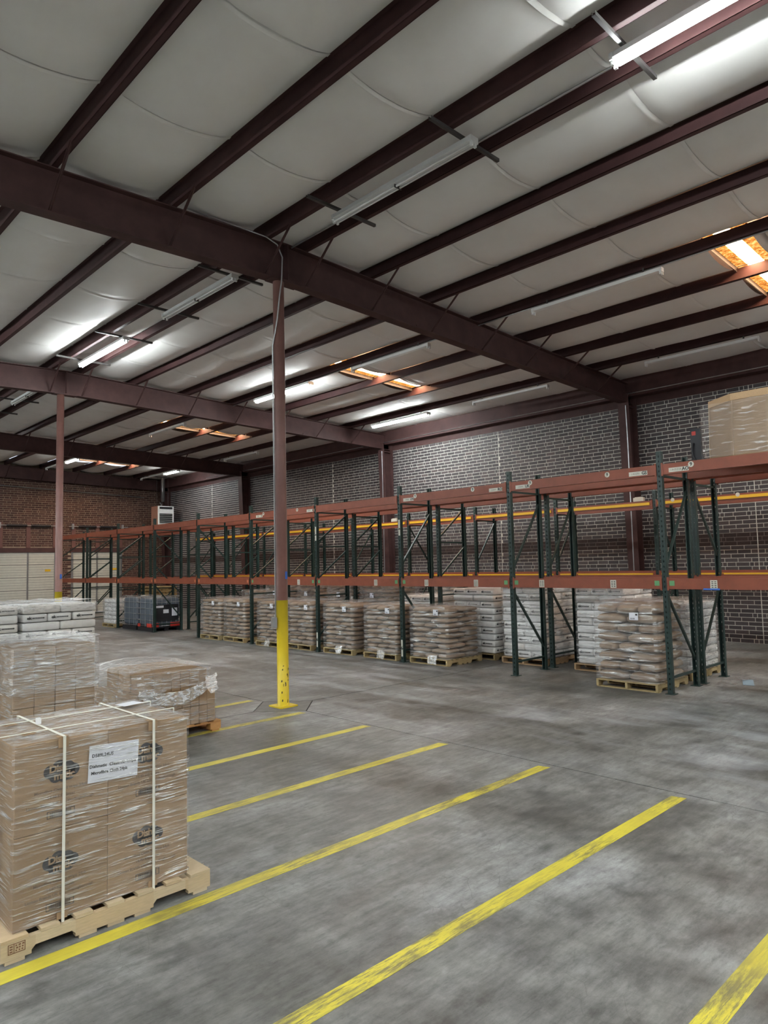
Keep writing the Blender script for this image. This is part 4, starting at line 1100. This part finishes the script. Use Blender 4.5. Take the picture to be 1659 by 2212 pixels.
# -- tall stack of small plain cartons behind
SX, SY, BW, BD, BH = 1.985, 6.80, 0.1805, 0.36, 0.176
pallet('wooden pallet under the tall wrapped stack of small plain cartons', 1.74, 6.84, M_WOODT, math.pi/2)
for r_ in range(7):
    off = 0.0
    for c_ in range(4):
        for d_ in range(2):
            carton(SX+c_*BW+R.uniform(-.002, .002), SY+d_*BD+R.uniform(-.004, .004), 0.126+r_*BH, BW-0.006, BD-0.008, BH-0.003,
                   'small plain carton, %s row from top, %s %s, tall wrapped stack' % (ORD[7-r_], ORD[c_+1], 'in front' if d_ == 0 else 'at back'), 'small plain cartons in the tall stack', 'carton', 0.004)
film('stretch_wrap', 'clear streaky stretch film round the tall stack of small plain cartons', SX-0.015, SX+4*BW+0.015, SY-0.016, SY+2*BD+0.015, 0.5, 0.126+7*BH+0.008, M_FILM, True, 0.007, 5, 0.03, (lambda u, v: 0.004+0.020*abs(math.sin(u*8+v*6))), 16)
film('stretch_wrap', 'second thicker layer of film round the top of tall small-carton stack', SX-0.032, SX+4*BW+0.032, SY-0.034, SY+2*BD+0.032, 0.95, 0.126+7*BH+0.05, M_FILMT, True, 0.006, 6, 0.03, (lambda u, v: 0.004+0.025*abs(math.sin(u*7+v*9))), 8)
# -- low pallet with torn film
def block_pallet(label, x, y, m):
    t = thing('block_pallet', label, 'pallet', (x, y, 0))
    L, Wd = 1.2, 1.1
    blk = MB().box((0, 0, 0), (0.145, 0.10, 0.078)).mesh('block', m)
    for xx in (0.0725, L/2, L-0.0725):
        for yy in (0.05, Wd/2, Wd-0.05): link('block', blk, t, (xx, yy, 0.061))
        MB().box((xx, Wd/2, 0.011), (0.1, Wd, 0.022)).obj('bottom_board', m, t)
    for yy in (0.05, Wd/2, Wd-0.05): MB().box((L/2, yy, 0.108), (L, 0.1, 0.016)).obj('cross_board', m, t)
    for k in range(7): MB().box((0.05+k*(L-0.1)/6, Wd/2, 0.1215), (0.1, Wd, 0.011)).obj('deck_board', m, t)
    return t
LX, LY = 3.555, 7.96
block_pallet('orange-brown block pallet under the low cartons with torn film', 3.545, 7.94, M_WOODO)
LW = 0.1125
for r_ in range(2):
    for c_ in range(10):
        for d_ in range(3):
            if r_ == 1 and c_ == 2 and d_ == 0: continue
            if d_ and c_ not in (0, 9) and r_ == 0: continue
            carton(LX+c_*LW, LY+d_*0.37+R.uniform(-.004, .004), 0.128+r_*0.216, LW-0.006, 0.355, 0.212,
                   'small upright carton, %s tier, %s from left, %s rank, low torn-film load' % ('middle' if r_ else 'bottom', ORD[c_+1], ORD[d_+1]), 'upright cartons on the low load', 'carton', 0.01)
for c_ in range(7):
    for d_ in range(3):
        carton(3.735+c_*0.119, LY+0.01+d_*0.35+R.uniform(-.006, .006), 0.56, 0.113, 0.335, 0.232,
               'small upright carton, top tier, %s from left, %s rank, low torn-film load' % (ORD[c_+1], ORD[d_+1]), 'upright cartons on the low load', 'carton', 0.012)
TF = film('torn_film', 'torn loose stretch film draped over the low carton load', 3.50, 4.62, 7.925, 9.08, 0.52, 0.815, M_FILMT, True, 0.018, 8, 0.07, (lambda u, v: 0.004+0.055*math.sin(math.pi*min(1, max(0, u)))*(0.5+0.5*v)+0.012*abs(math.sin(u*13+v*9))), 6, 0.0, None, (lambda px, py: 0.60 if px > 3.9 else 0.43))
film('torn_film', 'clear film round the bottom tier of the low carton load', LX-0.012, LX+10*LW+0.012, 7.938, 9.10, 0.131, 0.405, M_FILM, False, 0.008, 9, 0.03, None, 5)
b = MB(); vs = []; rr = random.Random(12); n = 22
for k in range(n+1):
    u = k/n; x = 4.67-1.02*u; zc = 0.68 - 0.13*math.sin(math.pi*min(1, u*1.05))**0.8*1.1 - 0.10*u
    for j in range(5):
        v = j/4-0.5; wd = 0.11+0.05*math.sin(u*3.14)
        vs.append((x+0.01*rr.uniform(-1, 1), 7.915-0.035*math.sin(math.pi*u)-0.012*rr.random(), zc+v*wd+0.008*rr.uniform(-1, 1)))
b.add(vs, [(k*5+j, k*5+j+1, (k+1)*5+j+1, (k+1)*5+j) for k in range(n) for j in range(4)])
vs = [(4.66-0.05*i+0.02*rr.uniform(-1, 1), 7.90-0.01*j+0.01*rr.uniform(-1, 1), 0.70-0.06*j*(1-0.22*abs(i-1.5))) for i in range(4) for j in range(5)]
b.add(vs, [(i*5+j, i*5+j+1, (i+1)*5+j+1, (i+1)*5+j) for i in range(3) for j in range(4)])
give_uv(b.obj('loose_flap', M_FILMF, TF, True))

# ================================================================== FAR OBJECTS
def tote(y, label):
    t = thing('liquid_tote', label, 'tank', (10.93, y, 0), group='liquid totes under the front rack')
    b = MB(); hx, hy = 0.49, 0.53
    g = sack_geo(0.96, 1.04, 0.96, True, 3, 24, 8); vs = []
    for vx, vy, vz in g.v:
        q = 1 + 0.012*math.sin(vx*44) if abs(vy) > 0.45 else 1 + 0.012*math.sin(vy*44)
        vs.append((vx*q, vy*q, vz+0.62))
    MBx = MB(); MBx.add(vs, g.f); MBx.obj('bottle', M_IBC, t, True)
    MB().tube([(0, 0, 1.08), (0, 0, 1.13)], 0.08, 12).obj('filler_cap', M_TAG, t)
    p = MB()
    for xx in (-0.42, 0, 0.42): p.b2(xx-0.07, xx+0.07, -hy, hy, 0, 0.10)
    p.b2(-hx, hx, -hy, hy, 0.10, 0.135); p.obj('skid_base', M_BLACK, t)
    for z in (0.17, 0.36, 0.55, 0.74, 0.93, 1.12):
        MB().tube([(-hx, -hy, z), (hx, -hy, z), (hx, hy, z), (-hx, hy, z), (-hx, -hy, z)], 0.008, 6).obj('cage_rail', M_GALV, t)
    for k in range(7):
        u = -1+2*k/6
        for s in (-1, 1):
            MB().tube([(u*hx, s*hy, 0.14), (u*hx, s*hy, 1.12)], 0.0055, 6).obj('cage_upright', M_GALV, t)
            if 0 < k < 6 and k % 2: MB().tube([(s*hx, u*hy, 0.14), (s*hx, u*hy, 1.12)], 0.0055, 6).obj('cage_upright', M_GALV, t)
    return t
t1 = tote(22.16, 'nearer blue-grey caged liquid tote with a black placard'); t2 = tote(23.36, 'farther blue-grey caged liquid tote behind the placarded one')
pb = MB().b2(-0.46, 0.40, -0.556, -0.545, 0.33, 0.86).obj('black_placard', M_BLACK, t1)
for x0, x1, z0, z1 in ((-0.42, -0.12, 0.76, 0.83), (-0.13, 0.06, 0.58, 0.70), (0.17, 0.36, 0.48, 0.74)): MB().b2(x0, x1, -0.558, -0.556, z0, z1).obj('white_label', M_PAPER, pb)
for x0, x1 in ((-0.48, -0.28), (0.12, 0.48)): MB().b2(x0, x1, -0.556, -0.545, 0.14, 0.27).obj('red_corner', M_RED, t1)
MB().b2(-0.512, -0.50, -0.5, -0.16, 0.14, 0.26).obj('red_corner', M_RED, t1); MB().b2(-0.512, -0.50, 0.32, 0.5, 0.14, 0.24).obj('red_corner', M_RED, t1)
for k in range(9): pallet('yellowed empty pallet, %s from the floor in the far stack' % ORD[k+1], 13.6+R.uniform(-.02, .02), 28.4+R.uniform(-.02, .02), M_WOODY, R.uniform(-.02, .02), 'empty pallets stacked beyond the totes', 1.016, 0.142*k)
# unit heater in the far corner
t = thing('unit_heater', 'tan unit heater with white louvred front hung in the far corner', 'heater', (16.45, 33.0, 4.2))
MB().b2(-0.42, 0.42, -0.30, 0.36, 0.0, 0.95).obj('cabinet', M_HEAT, t)
fr_ = MB().b2(-0.40, 0.44, -0.335, -0.31, 0.0, 0.95).obj('front_panel', M_WHITE, t)
MB().b2(-0.32, 0.36, -0.345, -0.336, 0.10, 0.58).b2(-0.32, 0.36, -0.345, -0.336, 0.80, 0.91).obj('louvre_opening', M_BLACK, fr_)
for k in range(5): MB().bar((-0.32, -0.36, 0.15+k*0.095), (0.36, -0.36, 0.15+k*0.095), 0.05, 0.006, (0, 0.6, 1)).obj('louvre_slat', M_WHITE, fr_)
MB().tube([(-0.02, 0.1, 0.95), (-0.02, 0.1, 1.12), (0.08, 0.12, 1.22), (0.08, 0.12, 2.42)], 0.095, 12).obj('flue_pipe', M_GALV, t, True)
for s in (-0.3, 0.3): MB().tube([(s, 0, 0.95), (s, 0, 2.43)], 0.008, 6).obj('hanger_rod', M_DARKST, t)
MB().b2(-0.86, 0.7, -0.03, 0.03, 2.42, 2.4602).obj('support_channel', M_DARKST, t)
# wrapped octagonal bulk carton on the top beam level
t = thing('bulk_carton', 'large kraft bulk carton in clear film on the upper right beam', 'box', (10.98, 3.30, 3.457))
oc = []
for a in range(8):
    an = math.radians(22.5+45*a); oc.append((0.60*math.cos(an), 0.80*math.sin(an)))
def octa(b, z0, z1, k0, k1):
    n = 8; vs = [(x*k0, y*k0, z0) for x, y in oc] + [(x*k1, y*k1, z1) for x, y in oc]
    b.add(vs, [(i, (i+1) % n, (i+1) % n+n, i+n) for i in range(n)] + [tuple(reversed(range(n))), tuple(range(n, 2*n))])
b = MB(); octa(b, 0, 0.84, 1.0, 0.965); b.obj('body', M_KRAFT, t)
b = MB(); octa(b, 0.80, 0.90, 0.985, 0.98); b.obj('lid', M_WOODT, t)
for a in range(8):
    x, y = oc[a]
    MB().bar((x*1.0, y*1.0, 0.0), (x*0.972, y*0.972, 0.80), 0.05, 0.012, (x, y, 0)).obj('corner_board', M_KRAFT, t)
F_ = film('stretch_wrap', 'shiny clear film round the bulk carton on the upper right beam', 10.375, 11.585, 2.49, 4.11, 3.465, 4.24, M_FILMG, False, 0.012, 31, 0.30, None, 9)
t = thing('black_panel', 'upright black plastic panel with red square sticker beside the bulk carton', 'panel', (10.72, 4.215, 3.457))
b = MB(); prof = []
for k in range(13):
    z = 0.52*k/12; prof.append((z, 0.08 + (0.03 if z < 0.12 else 0)*math.cos(z/0.12*1.57)))
vs = []
for z, hw in prof: vs += [(-0.02, -hw, z), (0.02, -hw, z), (0.02, 0.075, z), (-0.02, 0.075, z)]
fs = [(3, 2, 1, 0), tuple(range(48, 52))]
for k in range(12):
    for i in range(4): fs.append((k*4+i, k*4+(i+1) % 4, k*4+4+(i+1) % 4, k*4+4+i))
b.add(vs, fs); b.obj('shell', M_BLACK, t)
MB().tube([(-0.03, 0.0, 0.02), (-0.05, 0.045, 0.10), (-0.05, 0.05, 0.20), (-0.03, 0.03, 0.30)], 0.012, 8).obj('grip', M_BLACK, t, True)
MB().b2(-0.024, -0.0205, -0.005, 0.055, 0.42, 0.48).obj('red_sticker', M_RED, t)
# litter on the floor at the right
tag(MB().box((12.12, 4.16, 0.003), (0.55, 0.16, 0.004), 0.35).obj('blue_sheet', plain('pale_blue_plastic', (0.25, 0.36, 0.45), 0.4)), 'pale blue plastic sheet lying flat on the floor behind the rack', 'sheet')
b = MB(); vs = []; rr = random.Random(2)
for i in range(9):
    for j in range(7): vs.append((11.75+i*0.1+rr.uniform(-.03, .03), 4.22+j*0.05+rr.uniform(-.02, .02), 0.004+0.03*rr.random()))
b.add(vs, [(i*7+j, (i+1)*7+j, (i+1)*7+j+1, i*7+j+1) for i in range(8) for j in range(6)])
o = b.obj('film_scrap', M_FILMT, None, True); give_uv(o); tag(o, 'crumpled clear film scrap on the floor beside the nearest white load', 'film')

# cores of the loads and the farther rows, joined
for kind, o_m in (('white', M_SACKW), ('brown', M_SACKB)):
    if hidden[kind].v:
        o = hidden[kind].obj('%s_sacks' % kind, o_m, None, True)
        tag(o, '%s sacks filling the cores and farther rows of the pallet loads' % kind, 'sack', None, 'stuff')
